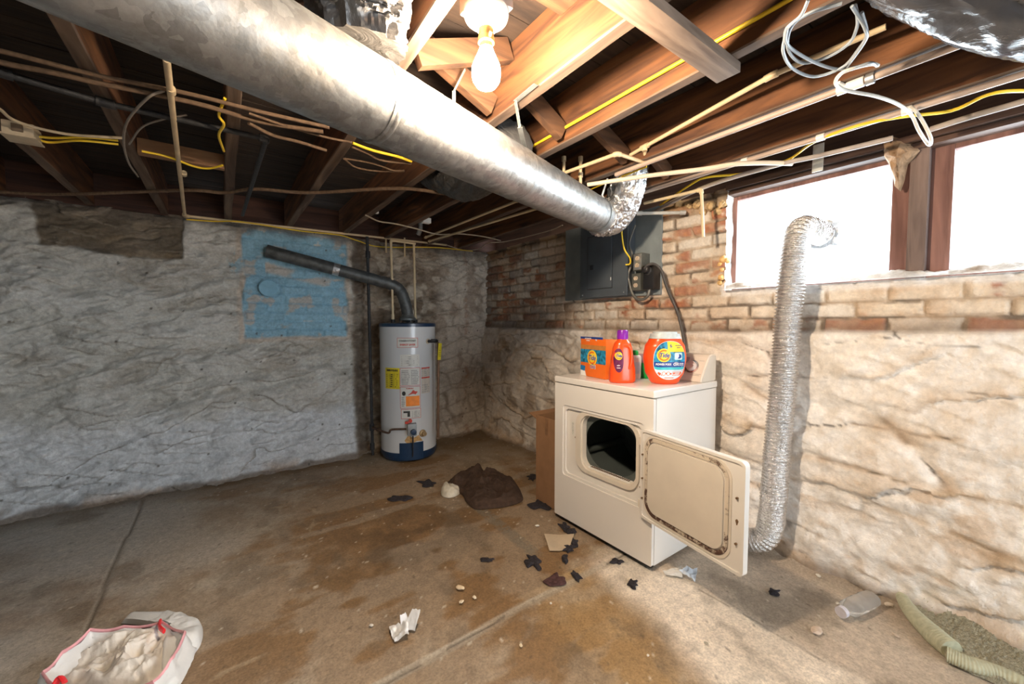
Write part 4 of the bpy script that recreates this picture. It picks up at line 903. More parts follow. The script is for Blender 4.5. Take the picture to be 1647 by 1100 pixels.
for r_ in (.085, .105, .125):
    for k in range(int(r_*220)):
        a = 2*PI*k/int(r_*220); b.lathe([(0, 0), (.0042, 0), (.0042, .002), (0, .002)], (dx1-.096 if r_ < .148 else dx1-.09, 1.50+r_*math.cos(a), .548+r_*math.sin(a)), 8, Matrix.Rotation(R(-90), 3, 'Y'))
b.build('vent_holes', M_pdark, bk)
for ang in (95, 215, 335):
    b = MB(); a = R(ang); b.tube([(dx0+.09, 1.5+.25*math.cos(a), .548+.25*math.sin(a)), (dx1-.10, 1.5+.25*math.cos(a), .548+.25*math.sin(a))], .022, 12); b.build('drum_vane', M_drum, dry)
b = MB(); b.box((dx0+.045, 1.455, .394), (.030, .30, .010), .002); b.build('lint_filter', M_white, dry)
b = MB()
for k in range(22): b.box((dx0+.040, 1.320+k*.0125, .4005), (.018, .006, .003))
b.build('filter_slots', mat('lint_brown', (.16, .11, .08), .9), dry)
b = MB()
for y, z in ((1.226, .700), (1.226, .55), (1.222, .345), (1.235, .400), (1.70, .55)): b.lathe([(0, 0), (.005, 0), (.0035, .003), (0, .003)], (dx0+.020, y, z), 10, Matrix.Rotation(R(-90), 3, 'Y'))
b.build('screws', mat('rusty_screw', (.22, .14, .08), .6, .5), dry)
b = MB(); b.box((dx0+.0205, 1.722, .60), (.001, .016, .085)); lb = b.build('rating_sticker', mat('pale_sticker', (.70, .70, .66), .5), dry)
b = MB()
for k in range(8): b.box((dx0+.0196, 1.722, .568+k*.009), (.0006, .011 if k % 3 else .007, .0022))
b.build('print_lines', mat('print_grey', (.22, .22, .22), .6), lb)
for y in (dy0+.05, dy1-.05):
    for x in (dx0+.05, dx1-.05): b = MB(); b.lathe([(0, 0), (.018, 0), (.018, .012), (.010, .014), (.010, .028), (0, .028)], (x, y, .001), 16); b.build('foot', M_black, dry)
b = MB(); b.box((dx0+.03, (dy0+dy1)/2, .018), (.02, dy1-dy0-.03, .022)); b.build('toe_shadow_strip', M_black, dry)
# console
prof = [(2.128, .908), (2.292, .908), (2.292, 1.062), (2.232, 1.062), (2.215, 1.056), (2.135, .935)]
MC = Matrix(((1, 0, 0, 0), (0, 0, 1, 0), (0, 1, 0, 0), (0, 0, 0, 1)))
b = MB(); t2 = MB(); t2.prism(prof, dy0+.004, dy1-.004, MC); bmesh.ops.recalc_face_normals(t2.bm, faces=t2.bm.faces); bmesh.ops.bevel(t2.bm, geom=list(t2.bm.edges), offset=.006, segments=3, affect='EDGES'); b.bm.free(); con = t2.build('control_console', M_enam2, dry)
slope = math.atan2(2.215-2.135, 1.056-.935)          # lean of the face from vertical
CS = lambda y, h, off=0.: Vector((2.135+math.sin(slope)*h-math.cos(slope)*off, y, .935+math.cos(slope)*h+math.sin(slope)*off))
RS = Matrix.Rotation(slope, 3, 'Y')
b = MB(); b.box(CS(1.512, .072, .001), (.0016, .50, .110), 0, RS); b.build('control_overlay', mat('mauve_overlay', (.42, .30, .33), .4, var=.05), con)
b = MB(); b.box(CS(1.208, .072, .0006), (.0010, .090, .105), 0, RS); b.build('print_panel', M_enam2, con)
b = MB()
for yy_, hh, ww in ((1.185, .108, .030), (1.185, .022, .04), (1.20, .014, .055)): b.box(CS(yy_, hh, .0022), (.0006, ww, .0012), 0, RS)
b.build('print_lines', MATS['print_grey'], con)
MK = Matrix.Translation(CS(1.232, .066, .002)) @ (RS @ Matrix.Rotation(R(-90), 3, 'Y')).to_4x4()
b = MB(); b.lathe([(0, 0), (.040, 0), (.040, .004), (.037, .005), (0, .005)], (0, 0, 0), 40); b.xf(MK); b.build('dial_ring', mat('chrome_trim', (.55, .50, .48), .25, .8), con)
b = MB(); b.lathe([(0, .004), (.030, .004), (.028, .022), (.025, .026), (0, .026)], (0, 0, 0), 36); b.box((0, 0, .030), (.007, .046, .010), .002); b.xf(MK); b.build('timer_knob', mat('beige_knob', (.66, .55, .50), .35), con)
# door, swung open about 165 degrees
H0 = Vector((1.682, 1.207, .268)); U = Vector((1.583-1.682, .672-1.207, 0)); U = U.normalized(); V = Vector((0, 0, 1)); W = -U.cross(V)
if W.x > 0: W = -W
MD = Matrix(((U.x, V.x, W.x, H0.x), (U.y, V.y, W.y, H0.y), (U.z, V.z, W.z, H0.z), (0, 0, 0, 1)))
DW, DHt = .545, .448
b = MB(); b.prism(rrect(0, DW, 0, DHt, .022, 6), -.016, .004, MD); b.ring(rrect(0, DW, 0, DHt, .022, 6), rrect(.012, DW-.012, .012, DHt-.012, .016, 6), .003, .010, MD)
door = b.build('door', M_enam, dry)
gm_, nt, pb = nodes('stained_gasket'); N = nt.nodes; L = nt.links
tc = N.new('ShaderNodeTexCoord'); n = N.new('ShaderNodeTexNoise'); n.inputs['Scale'].default_value = 17; n.inputs['Detail'].default_value = 6; n.inputs['Roughness'].default_value = .75; L.new(tc.outputs['Object'], n.inputs[0])
sx = N.new('ShaderNodeSeparateXYZ'); L.new(tc.outputs['Object'], sx.inputs[0]); mr = N.new('ShaderNodeMapRange'); mr.inputs['From Min'].default_value = .30; mr.inputs['From Max'].default_value = .42; mr.inputs['To Min'].default_value = .065; mr.inputs['To Max'].default_value = -.07; L.new(sx.outputs[2], mr.inputs[0])
ad = N.new('ShaderNodeMath'); ad.operation = 'ADD'; L.new(n.outputs[0], ad.inputs[0]); L.new(mr.outputs[0], ad.inputs[1])
rp = N.new('ShaderNodeValToRGB'); e = rp.color_ramp.elements; e[0].position = .46; e[0].color = (.66, .58, .47, 1); e[1].position = .55; e[1].color = (.09, .045, .03, 1); L.new(ad.outputs[0], rp.inputs[0]); L.new(rp.outputs[0], pb.inputs['Base Color']); pb.inputs['Roughness'].default_value = .8
b = MB(); b.ring(rrect(.030, .478, .030, .420, .070, 10), rrect(.046, .462, .046, .404, .058, 10), .003, .009, MD); b.build('gasket', gm_, door)
b = MB(); b.ring(rrect(.018, .490, .018, .432, .078, 10), rrect(.028, .480, .028, .422, .072, 10), .003, .0075, MD); b.build('gasket_rim', M_enam2, door)
b = MB(); t2 = MB(); t2.prism(rrect(.052, .456, .052, .398, .054, 10), .002, .013, MD); bmesh.ops.recalc_face_normals(t2.bm, faces=t2.bm.faces); b.bm.free()
t2.build('inner_liner', M_enam2, door)
b = MB()
for u_, v_ in ((.512, .30), (.512, .12), (.012, .20), (.012, .10), (.012, .32)): b.lathe([(0, 0), (.0045, 0), (.003, .002), (0, .002)], (0, 0, 0), 8, None) if False else b.prism([(u_+.0045*math.cos(a), v_+.0045*math.sin(a)) for a in np.linspace(0, 2*PI, 9)[:-1]], .004, .012, MD)
b.prism([(.512+.005*math.cos(a)*(1+.4*math.sin(3*a)), .205+.012*math.sin(a)) for a in np.linspace(0, 2*PI, 13)[:-1]], .004, .0055, MD)
b.build('screws', MATS['rusty_screw'], door)
b = MB()
for v_ in (.06, .38): b.prism([(-.020, v_-.02), (.02, v_-.02), (.02, v_+.02), (-.020, v_+.02)], -.012, .002, MD)
b.build('hinge', M_enam2, door)

# ------------------------------------------------------------------ cardboard box behind the dryer
M_card = mat('brown_cardboard', (.30, .165, .085), .85, var=.10, scale=14, bump=.05, bscale=80)
cb = thing('cardboard_box', 'open brown cardboard box standing between the dryer and the corner', 'box', (1.92, 2.01, 0))
b = MB(); x0, x1, y0, y1, hh = 1.752, 2.10, 1.905, 2.122, .60
for c, d in (((x0, (y0+y1)/2, hh/2+.003), (.005, y1-y0, hh)), ((x1, (y0+y1)/2, hh/2+.003), (.005, y1-y0, hh)), (((x0+x1)/2, y0, hh/2+.003), (x1-x0, .005, hh)), (((x0+x1)/2, y1, hh/2+.003), (x1-x0, .005, hh)), (((x0+x1)/2, (y0+y1)/2, .006), (x1-x0, y1-y0, .005))): b.box(c, d)
b.build('box_body', M_card, cb)
b = MB(); b.box(((x0+x1)/2, y1+.045, hh-.015), (x1-x0-.01, .10, .004), 0, Euler((R(18), 0, 0)).to_matrix()); b.build('flap', M_card, cb)
b = MB(); b.box((x0-.0035, 2.01, hh-.06), (.001, .03, .11)); b.build('tape', mat('brown_tape', (.24, .13, .065), .35), cb)

# ------------------------------------------------------------------ sectioned plastic bodies with mapped labels
class Body:
    """upright container: half-widths rx(t), ry(t) over height h, superellipse power p; local x = right, -y = front"""
    def __init__(s, pos, right, h, prof, p=2.6):
        s.h = h; s.prof = prof; s.p = p; r = Vector((right[0], right[1], 0)).normalized(); f = Vector((-r.y, r.x, 0))
        s.M = Matrix(((r.x, f.x, 0, pos[0]), (r.y, f.y, 0, pos[1]), (0, 0, 1, pos[2]), (0, 0, 0, 1)))
    def rad(s, z):
        t = max(0, min(1, z/s.h)); P = s.prof
        for (a, ax_, ay), (c, cx, cy) in zip(P[:-1], P[1:]):
            if t <= c: k = (t-a)/(c-a+1e-9); k = k*k*(3-2*k)*.5+k*.5; return ax_+(cx-ax_)*k, ay+(cy-ay)*k
        return P[-1][1:]
    def mesh(s, z0=0, z1=None, n=48, k=40, grow=1., lean=0):
        z1 = s.h if z1 is None else z1; b = MB(); vs = []
        for i in range(k+1):
            z = z0+(z1-z0)*i/k; rx, ry = s.rad(z)
            for j in range(n):
                a = 2*PI*j/n; ca, sa = math.cos(a), math.sin(a)
                vs.append(s.M @ Vector((rx*grow*math.copysign(abs(ca)**(2/s.p), ca), ry*grow*math.copysign(abs(sa)**(2/s.p), sa), z)))
        fs = [(i*n+j, i*n+(j+1) % n, (i+1)*n+(j+1) % n, (i+1)*n+j) for i in range(k) for j in range(n)] + [tuple(range(n-1, -1, -1)), tuple(k*n+j for j in range(n))]
        return b.raw(vs, fs)
    def F(s, u, z, off=0):
        rx, ry = s.rad(z); q = min(.985, abs(u)/rx); return s.M @ Vector((u, -(ry*(1-q**s.p)**(1/s.p)+off), z))
def patch(b, poly, F, off, rings=5):
    cx = sum(p[0] for p in poly)/len(poly); cy = sum(p[1] for p in poly)/len(poly); n = len(poly); vs = [F(cx, cy, off)]
    for k in range(1, rings+1):
        for x, y in poly: vs.append(F(cx+(x-cx)*k/rings, cy+(y-cy)*k/rings, off))
    fs = [(0, 1+i, 1+(i+1) % n) for i in range(n)] + [(1+k*n+i, 1+k*n+(i+1) % n, 1+(k+1)*n+(i+1) % n, 1+(k+1)*n+i) for k in range(rings-1) for i in range(n)]
    return b.raw(vs, fs)
def ell(cx, cy, rx, ry, n=40, a0=0, a1=360, p=2.):
    return [(cx+rx*math.copysign(abs(math.cos(R(a)))**(2/p), math.cos(R(a))), cy+ry*math.copysign(abs(math.sin(R(a)))**(2/p), math.sin(R(a)))) for a in np.linspace(a0, a1, n, endpoint=(a1-a0) < 360)]
def rect(x0, x1, y0, y1, k=6):
    o = [(x0+(x1-x0)*i/k, y0) for i in range(k)]+[(x1, y0+(y1-y0)*i/k) for i in range(k)]+[(x1-(x1-x0)*i/k, y1) for i in range(k)]+[(x0, y1-(y1-y0)*i/k) for i in range(k)]
    return o
def decal(name, polys, F, off, m, parent):
    b = MB()
    for P in polys: patch(b, P, F, off)
    return b.build(name, m, parent, angle=180)
def words(name, items, F, off, m, parent):
    b = MB()
    for txt, size, x, y, shear, sx_, bold in items: put_text(b, txt, size, lambda u, v, w_: F(u, v, off+w_), shear, (x, y), sx_, bold)
    return b.build(name, m, parent, angle=180)
M_or = mat('orange_plastic', (.86, .085, .012), .28, var=.04, scale=5, coat=.3); M_orp = mat('orange_print', (.86, .17, .015), .45, var=.03); M_ye = mat('yellow_print', (.93, .66, .03), .45, var=.03)
M_blue = mat('blue_print', (.012, .05, .28), .4, var=.05); M_teal = mat('teal_print', (.02, .22, .40), .4, var=.7, scale=60, detail=2); M_wh = mat('white_print', (.86, .86, .86), .45, var=.02)
M_pur = mat('purple_plastic', (.22, .015, .36), .3); M_maro = mat('maroon_print', (.13, .012, .07), .4, var=.3, scale=50); M_lid = mat('pale_grey_lid', (.50, .55, .55), .3); M_cyan = mat('cyan_print', (.05, .50, .58), .4)
def bullseye(F, cx, cy, r, parent, off, size, ow=1.):
    decal('emblem_disc', [ell(cx, cy, r*ow, r)], F, off, M_ye, parent)
    b = MB(); 
    for rr0, rr1 in ((.62, .82),):
        n = 36; vs = []
        for k in range(n+1):
            a = R(-60+k*300/n+120); vs += [F(cx+r*rr0*ow*math.cos(a), cy+r*rr0*math.sin(a), off+.0004), F(cx+r*rr1*ow*math.cos(a), cy+r*rr1*math.sin(a), off+.0004)]
        b.raw(vs, [(2*k, 2*k+1, 2*k+3, 2*k+2) for k in range(n)])
    b.build('emblem_ring', M_orp, parent, angle=180)
    words('lettering', [('Tide', size*1.0, cx, cy, .25, .92*ow, .0012)], F, off+.0006, M_wh, parent)
    words('lettering', [('Tide', size, cx, cy, .25, .92*ow, .0006)], F, off+.0018, M_blue, parent)

# pods tub
tb = thing('detergent_tub', 'large round orange pods tub with a grey lid and blue-yellow label, on the dryer', 'detergent tub', (1.965, 1.275, dh))
B = Body((1.965, 1.275, dh+.001), (.86, -.51), .282, [(0, .066, .050), (.04, .078, .058), (.22, .104, .070), (.50, .116, .073), (.72, .107, .070), (.86, .084, .062), (.915, .074, .058), (1, .070, .055)], 2.5)
b = B.mesh(0, .250); tub = b.build('tub_body', M_or, tb, angle=50)
b = B.mesh(.246, .272, grow=1.06); b2 = B.mesh(.270, .282, grow=.88); me_ = bpy.data.meshes.new('x'); b2.bm.to_mesh(me_); b.bm.from_mesh(me_); b2.bm.free(); b.build('lid', M_lid, tb, angle=40)
F = B.F
lab = decal('label', [ell(0, .130, .089, .104, 48, p=2.3)], F, .0006, mat('pale_blue_print', (.62, .74, .82), .4), tb)
def clip(poly): # keep inside the label oval
    o = []
    for x, y in poly:
        dx, dy = x/.087, (y-.130)/.102; q = (abs(dx)**2.3+abs(dy)**2.3)**(1/2.3)
        o.append((x/q, .130+(y-.130)/q) if q > 1 else (x, y))
    return o
decal('label_blue_field', [clip(rect(-.09, .09, .098, .232, 14))], F, .0010, M_teal, lab)
decal('label_yellow_flash', [clip(rect(-.018, .088, .176, .232, 8))], F, .0014, M_ye, lab)
decal('label_blue_band', [clip(rect(-.09, .09, .094, .122, 8))], F, .0014, M_blue, lab)
decal('label_cyan_band', [clip(rect(-.09, .09, .080, .094, 8))], F, .0014, M_cyan, lab)
bullseye(F, -.038, .158, .036, lab, .0018, .033)
decal('pod_picture', [rrect(.020, .066, .134, .172, .006)], F, .0018, mat('pale_cyan_print', (.50, .72, .74), .4), lab); decal('pod_picture', [ell(.046, .152, .015, .012)], F, .0022, M_blue, lab); decal('pod_picture', [ell(.034, .156, .011, .013)], F, .0026, M_wh, lab)
words('lettering', [('POWER PODS', .0155, -.038, .109, 0, .82, .0004), ('OXI', .020, .030, .109, 0, .9, .0006), ('ODOR', .0100, .063, .112, 0, .9, .0003), ('ELIMINATORS', .0058, .063, .1035, 0, .8, .0001), ('ULTRA', .0065, .030, .1190, 0, .9, 0)], F, .0020, M_wh, lab)
words('lettering', [('6', .026, .000, .208, 0, 1, .0004), ('concentrated', .0085, .044, .211, 0, .9, 0), ('power', .0085, .044, .200, 0, .9, 0)], F, .0020, M_blue, lab)
decal('print_lines', [rect(.010, .066, z_, z_+.0028, 3) for z_ in (.066, .058, .050)]+[rect(-.03, .02, .034, .038, 3)], F, .0014, MATS['orange_print'], lab)
decal('warning_marks', [ell(-.036, .060, .010, .011), ell(-.012, .060, .010, .011)], F, .0014, M_orp, lab); decal('warning_marks', [ell(-.036, .060, .0075, .0085), ell(-.012, .060, .0075, .0085)], F, .0018, M_wh, lab)

# liquid bottle
bt = thing('detergent_bottle', 'orange liquid detergent bottle with a purple cap, between the box and the tub', 'detergent bottle', (1.80, 1.43, dh))
B = Body((1.80, 1.43, dh+.001), (.86, -.51), .292, [(0, .066, .040), (.03, .074, .046), (.20, .073, .046), (.42, .064, .044), (.62, .055, .041), (.74, .046, .036), (.80, .032, .030), (.835, .026, .026), (1, .026, .026)], 2.4)
b = B.mesh(0, .245); b.build('bottle_body', M_or, bt, angle=50); F = B.F
b = MB(); b.tube([F(x, z, o_) for x, z, o_ in sm([(-.004, .205, -.004), (.020, .200, .003), (.034, .178, .005), (.036, .145, .005), (.032, .110, .004), (.022, .078, -.003)], 5)], .0075, 12); b.build('handle', M_or, bt, angle=70)
b = MB()
t_ = B.M; b.lathe([(0, .240), (.029, .240), (.030, .246), (.0285, .286), (.026, .291), (0, .291)], (0, 0, 0), 40); 
for k in range(36): a = 2*PI*k/36; b.tube([(.0295*math.cos(a), .0295*math.sin(a), .248), (.0285*math.cos(a), .0285*math.sin(a), .284)], .0011, 5)
b.xf(t_); b.build('cap', M_pur, bt, angle=50)
lab = decal('label', [ell(-.034, .125, .025, .066, 36, p=2.2)], F, .0006, M_maro, bt)
bullseye(F, -.034, .150, .022, lab, .0010, .021, .85)
words('lettering', [('odor', .010, -.036, .098, 0, .8, .0002), ('rescue', .009, -.036, .085, 0, .8, .0002)], F, .0012, M_wh, lab)

# powder box
A0 = Vector((1.843, 1.790, dh)); A1 = Vector((1.800, 1.548, dh)); rt = (A1-A0).normalized(); ctr = (A0+A1)/2; WB, HB, TB = (A1-A0).length, .232, .085
fn = Vector((rt.y, -rt.x, 0)); 
if fn.x > 0: fn = -fn
bx = thing('detergent_box', 'orange and blue powder detergent box at the left end of the dryer top', 'detergent box', ctr - fn*TB/2)
MBX = Matrix(((rt.x, fn.x, 0, ctr.x), (rt.y, fn.y, 0, ctr.y), (0, 0, 1, dh+.001), (0, 0, 0, 1)))
b = MB(); b.box((0, -TB/2, HB/2), (WB, TB, HB), .0015); b.xf(MBX); b.build('carton', M_orp, bx)
F = lambda u, v, off=0: MBX @ Vector((u, off, v))
decal('blue_field', [rect(-WB/2, WB/2, .085, .168, 6)], F, .0006, M_teal, bx)
decal('brown_strip', [rect(-WB/2, WB/2, .168, .195, 6)], F, .0006, mat('worn_orange_strip', (.55, .22, .05), .5), bx)
decal('white_corner', [[(-WB/2, .0), (-WB/2+.060, .0), (-WB/2+.045, .035), (-WB/2, .050)]], F, .0006, M_wh, bx)
decal('blue_corner', [[(-WB/2, .035), (-WB/2+.045, .030), (-WB/2+.050, .062), (-WB/2, .066)]], F, .0009, mat('mid_blue_print', (.02, .20, .50), .4), bx)
bullseye(F, -.005, .118, .047, bx, .0012, .043)
words('lettering', [('OXI', .030, .002, .062, 0, 1, .0016)], F, .0010, M_wh, bx); words('lettering', [('OXI', .029, .002, .062, 0, 1, .0002), ('ultra', .010, .002, .080, 0, 1, .0)], F, .0020, M_blue, bx)
b = MB(); b.box((-.02, -.004, HB-.004), (WB-.03, .004, .034), 0, Euler((R(-8), 0, 0)).to_matrix()); b.xf(MBX); fl_ = b.build('top_flap', M_blue, bx)
words('lettering', [('ADVANCED', .012, -.045, HB+.002, 0, 1, .0002), ('POWER', .010, -.045, HB-.010, 0, 1, .0002), ('4x', .016, .035, HB-.004, 0, 1, .0003)], F, .0026, M_wh, fl_)
b = MB(); b.box((.03, -.045, HB+.002), (WB-.08, .07, .002), 0, Euler((R(6), R(4), 0)).to_matrix()); b.xf(MBX); b.build('torn_lid', M_orp, bx)

# small white bottle with green cap, green carton behind
sb = thing('small_bottle', 'small white bottle with a green cap, half hidden between bottle and tub', 'bottle', (1.98, 1.478, dh))
B = Body((1.98, 1.478, dh+.001), (.86, -.51), .14, [(0, .030, .022), (.1, .032, .024), (.9, .034, .025), (1, .028, .02)], 3)
B.mesh().build('bottle_body', M_white, sb, angle=40); b = MB(); b.lathe([(0, .138), (.018, .138), (.018, .160), (.012, .168), (0, .168)], (0, 0, 0), 24); b.xf(B.M); b.build('cap', mat('green_plastic', (.02, .36, .07), .35), sb)
decal('label', [rect(-.018, .018, .03, .10)], B.F, .0006, MATS['pale_blue_print'], sb)
b = MB(); b.box((2.06, 1.455, dh+.046), (.05, .062, .09), .003, Euler((0, 0, R(-20))).to_matrix()); o = b.build('small_carton', MATS['green_plastic'], org=(2.06, 1.455, dh)); tag(o, 'small green carton behind the orange bottle, just left of the tub', 'carton')

# ------------------------------------------------------------------ water heater
HC = Vector((1.402, 3.592, 0)); HR = .252; HA = math.atan2(-HC.y, -HC.x)
wh = thing('water_heater', 'white gas water heater with navy rims and stickers in the far corner', 'water heater', HC)
M_tank = mat('heater_white', (.62, .64, .66), .22, var=.03, scale=3, coat=.2); M_navy = mat('navy_enamel', (.010, .035, .085), .3, coat=.2)
b = MB(); b.lathe([(0, .045), (HR, .045), (HR, 1.215), (0, 1.215)], HC, 72); b.build('tank', M_tank, wh)
b = MB(); b.lathe([(0, 1.208), (HR+.004, 1.208), (HR+.004, 1.236), (HR-.01, 1.243), (0, 1.246)], HC, 72); b.build('top_rim', M_navy, wh)
b = MB(); b.lathe([(0, .012), (HR-.015, .012), (HR+.003, .045), (HR+.004, .085), (HR, .087), (0, .087)], HC, 72); b.build('base_rim', M_navy, wh)
for k in range(3): a = HA+R(60+120*k); b = MB(); b.lathe([(0, 0), (.02, 0), (.02, .02), (0, .02)], HC+Vector((.2*math.cos(a), .2*math.sin(a), .001)), 12); b.build('foot', M_black, wh)
def FH(u, z, off=0):
    a = HA + u/HR; return HC + Vector((math.cos(a)*(HR+off), math.sin(a)*(HR+off), z))
def hu(px): return HR*math.asin(max(-.98, min(.98, (px-653.0)/44.5)))
def hz(py): return 1.24 - (py-520)*1.242/217.5*.985 if py < 700 else 1.24-(py-520)*1.242/218.5
def hrect(x0, x1, y0, y1, k=8): return rect(hu(x0), hu(x1), hz(y1), hz(y0), k)
M_lbl = mat('label_white', (.66, .66, .62), .5, var=.04); M_lgrey = mat('label_grey', (.36, .36, .35), .6); M_red = mat('label_red', (.55, .05, .03), .5); M_lor = mat('label_orange', (.95, .28, .03), .5); M_lye = mat('label_yellow', (.75, .62, .03), .5); M_blk = mat('label_black', (.03, .03, .03), .6)
def lines(b, x0, x1, y0, y1, n, F=FH, off=.0016, rnd=random.Random(2)):
    for k in range(n):
        y = y0+(y1-y0)*(k+.5)/n; e = rnd.uniform(.75, 1)
        patch(b, hrect(x0, x0+(x1-x0)*e, y-.28*(y1-y0)/n, y+.28*(y1-y0)/n, 5), F, off, 1)
def sticker(name, x0, x1, y0, y1, m, border=None):
    if border: decal('sticker_border', [hrect(x0-.6, x1+.6, y0-.6, y1+.6)], FH, .0006, border, wh)
    return decal(name, [hrect(x0, x1, y0, y1)], FH, .0012, m, wh)
s_ = sticker('name_sticker', 637.5, 667.5, 543.5, 557.5, M_lbl, M_red)
words('lettering', [('CONSERVATIONIST', .0205, hu(652.5), hz(547.6), 0, .80, .0006)], FH, .0018, M_blk, s_); words('lettering', [('ENERGY SAVER', .022, hu(652.5), hz(553.6), 0, .88, .0008)], FH, .0018, M_red, s_)
s_ = sticker('white_sticker', 641, 670, 569, 588, M_lbl); b = MB(); lines(b, 643, 668, 571, 587, 5); b.build('print_lines', M_lgrey, s_, angle=180)
s_ = sticker('energy_sticker', 618.5, 640, 590, 623, M_lye); words('lettering', [('ENERGYGUIDE', .022, hu(630)-.01, hz(594), 0, .78, .001)], FH, .0018, M_blk, s_); b = MB(); lines(b, 620.5, 638, 599, 621, 7); b.build('print_lines', M_blk, s_, angle=180)
s_ = sticker('instruction_sticker', 641, 670.5, 590.5, 617.5, M_lbl, M_red); b = MB(); lines(b, 642.5, 655, 593, 616.5, 9); lines(b, 657, 669.5, 593, 616.5, 9); b.build('print_lines', M_lgrey, s_, angle=180)
s_ = sticker('warning_sticker', 641, 670.5, 620, 653, M_lbl, M_red); words('lettering', [('FLAMMABLE', .013, hu(655), hz(622.4), 0, .9, .0005)], FH, .0018, M_red, s_)
decal('warning_picture', [ell(hu(646), hz(630), .016, .020, 20)], FH, .0018, M_blk, s_); decal('warning_picture', [[(hu(652), hz(633)), (hu(660), hz(625)), (hu(667), hz(628)), (hu(664), hz(632))]], FH, .0018, M_red, s_); decal('orange_sticker', [hrect(649, 669.5, 634.5, 650.5)], FH, .0022, M_lor, s_)
b = MB(); lines(b, 642.5, 647.5, 635, 651, 6); b.build('print_lines', M_lgrey, s_, angle=180)
s_ = sticker('caution_sticker', 642, 671, 655.5, 669.5, M_lbl, M_red); decal('caution_picture', [hrect(645, 655, 658, 661, 4), hrect(651, 655, 661, 667, 4)], FH, .0018, M_blk, s_); b = MB(); lines(b, 657.5, 670, 658, 669, 5); b.build('print_lines', M_lgrey, s_, angle=180)
s_ = sticker('rating_sticker', 672.8, 686, 590.5, 632, mat('label_faded', (.55, .50, .44), .5)); b = MB(); lines(b, 673.5, 685.5, 592, 605, 4); lines(b, 674, 685, 617, 631, 4); b.build('print_lines', M_lgrey, s_, angle=180)
for hh_ in (590.5, 606): decal('red_header', [hrect(673, 686, hh_, hh_+2, 4)], FH, .0018, M_red, s_)
decal('burner_cover', [hrect(638.5, 674.5, 706.5, 734)], FH, .006, M_navy, wh)
decal('rust_streak', [[(hu(646), hz(703)), (hu(652), hz(696)), (hu(668), hz(698)), (hu(674), hz(706)), (hu(660), hz(708)), (hu(650), hz(708))]], FH, .0010, mat('heater_rust', (.50, .30, .12), .7, var=.3, scale=60), wh)
def facing(u): a = HA+u/HR; return Matrix.Rotation(a, 3, 'Z')
u = hu(657); p = FH(u, hz(686), .028); b = MB(); b.box(p, (.056, .078, .105), .006, facing(u)); gv = b.build('gas_valve', mat('valve_grey', (.26, .27, .27), .45, .5), wh)
Mf = lambda u, z, off: Matrix.Translation(FH(u, z, off)) @ facing(u).to_4x4() @ Matrix.Rotation(R(90), 4, 'Y')
b = MB(); b.lathe([(0, 0), (.026, 0), (.024, .022), (0, .024)], (0, 0, 0), 24); b.xf(Mf(hu(658.5), hz(689), .055)); b.build('dial', M_navy, gv)
b = MB(); b.lathe([(0, 0), (.016, 0), (.016, .018), (0, .018)], (0, 0, 0), 16); b.box((.012, -.03, .012), (.02, .03, .02), .003); b.xf(Mf(hu(655), hz(672.5), .02)); b.build('red_button', M_red, gv)
b = MB(); b.tube([FH(hu(658), hz(696), .045), FH(hu(658), hz(712), .040), FH(hu(658), hz(728), .012)], .006, 10); b.build('burner_tube', M_iron, wh)
b = MB(); b.lathe([(0, 0), (.034, 0), (.030, .010), (.020, .014), (.020, .040), (0, .042)], (0, 0, 0), 24); b.xf(Mf(hu(674), hz(696), 0)); b.build('drain_valve', mat('old_brass', (.42, .30, .16), .5, .5, .3, 60), wh)
# relief valve, discharge pipe and yellow tag on the right flank
M_copper = mat('dull_copper', (.20, .115, .070), .5, .4, .25, 20)
b = MB(); b.lathe([(0, -.005), (.026, -.005), (.022, .006), (0, .008)], (0, 0, 0), 20); b.xf(Mf(hu(684), hz(549), 0)); b.build('valve_port', mat('port_cream', (.55, .47, .36), .5), wh)
q0, q1 = FH(hu(684), hz(549), .0), FH(hu(684), hz(549), .075); dn = Vector((.03, -.02, 0))
b = MB(); b.tube([q0, q1, q1+dn], .014, 14); b.box(q1+Vector((0, 0, .012)), (.05, .03, .02), .004); b.build('relief_valve', M_iron, wh)
b = MB(); b.tube(sm([q1+dn*.5, q1+dn+Vector((0, 0, -.02)), q1+dn+Vector((0, 0, -.10)), q1+dn+Vector((-.005, .01, -.87))], 4), .011, 14); b.build('discharge_pipe', M_copper, wh)
tg = q1+dn+Vector((.005, -.018, -.09)); b = MB(); b.box(tg, (.050, .002, .150), .001, Euler((R(3), R(3), R(30))).to_matrix()); tg_ = b.build('yellow_tag', M_lye, wh)
b = MB()
for k in range(6): b.box(tg+Vector((-.001, -.002, .045-k*.017)), (.030, .001, .003), 0, Euler((R(3), R(3), R(30))).to_matrix())
b.build('print_lines', M_blk, tg_)
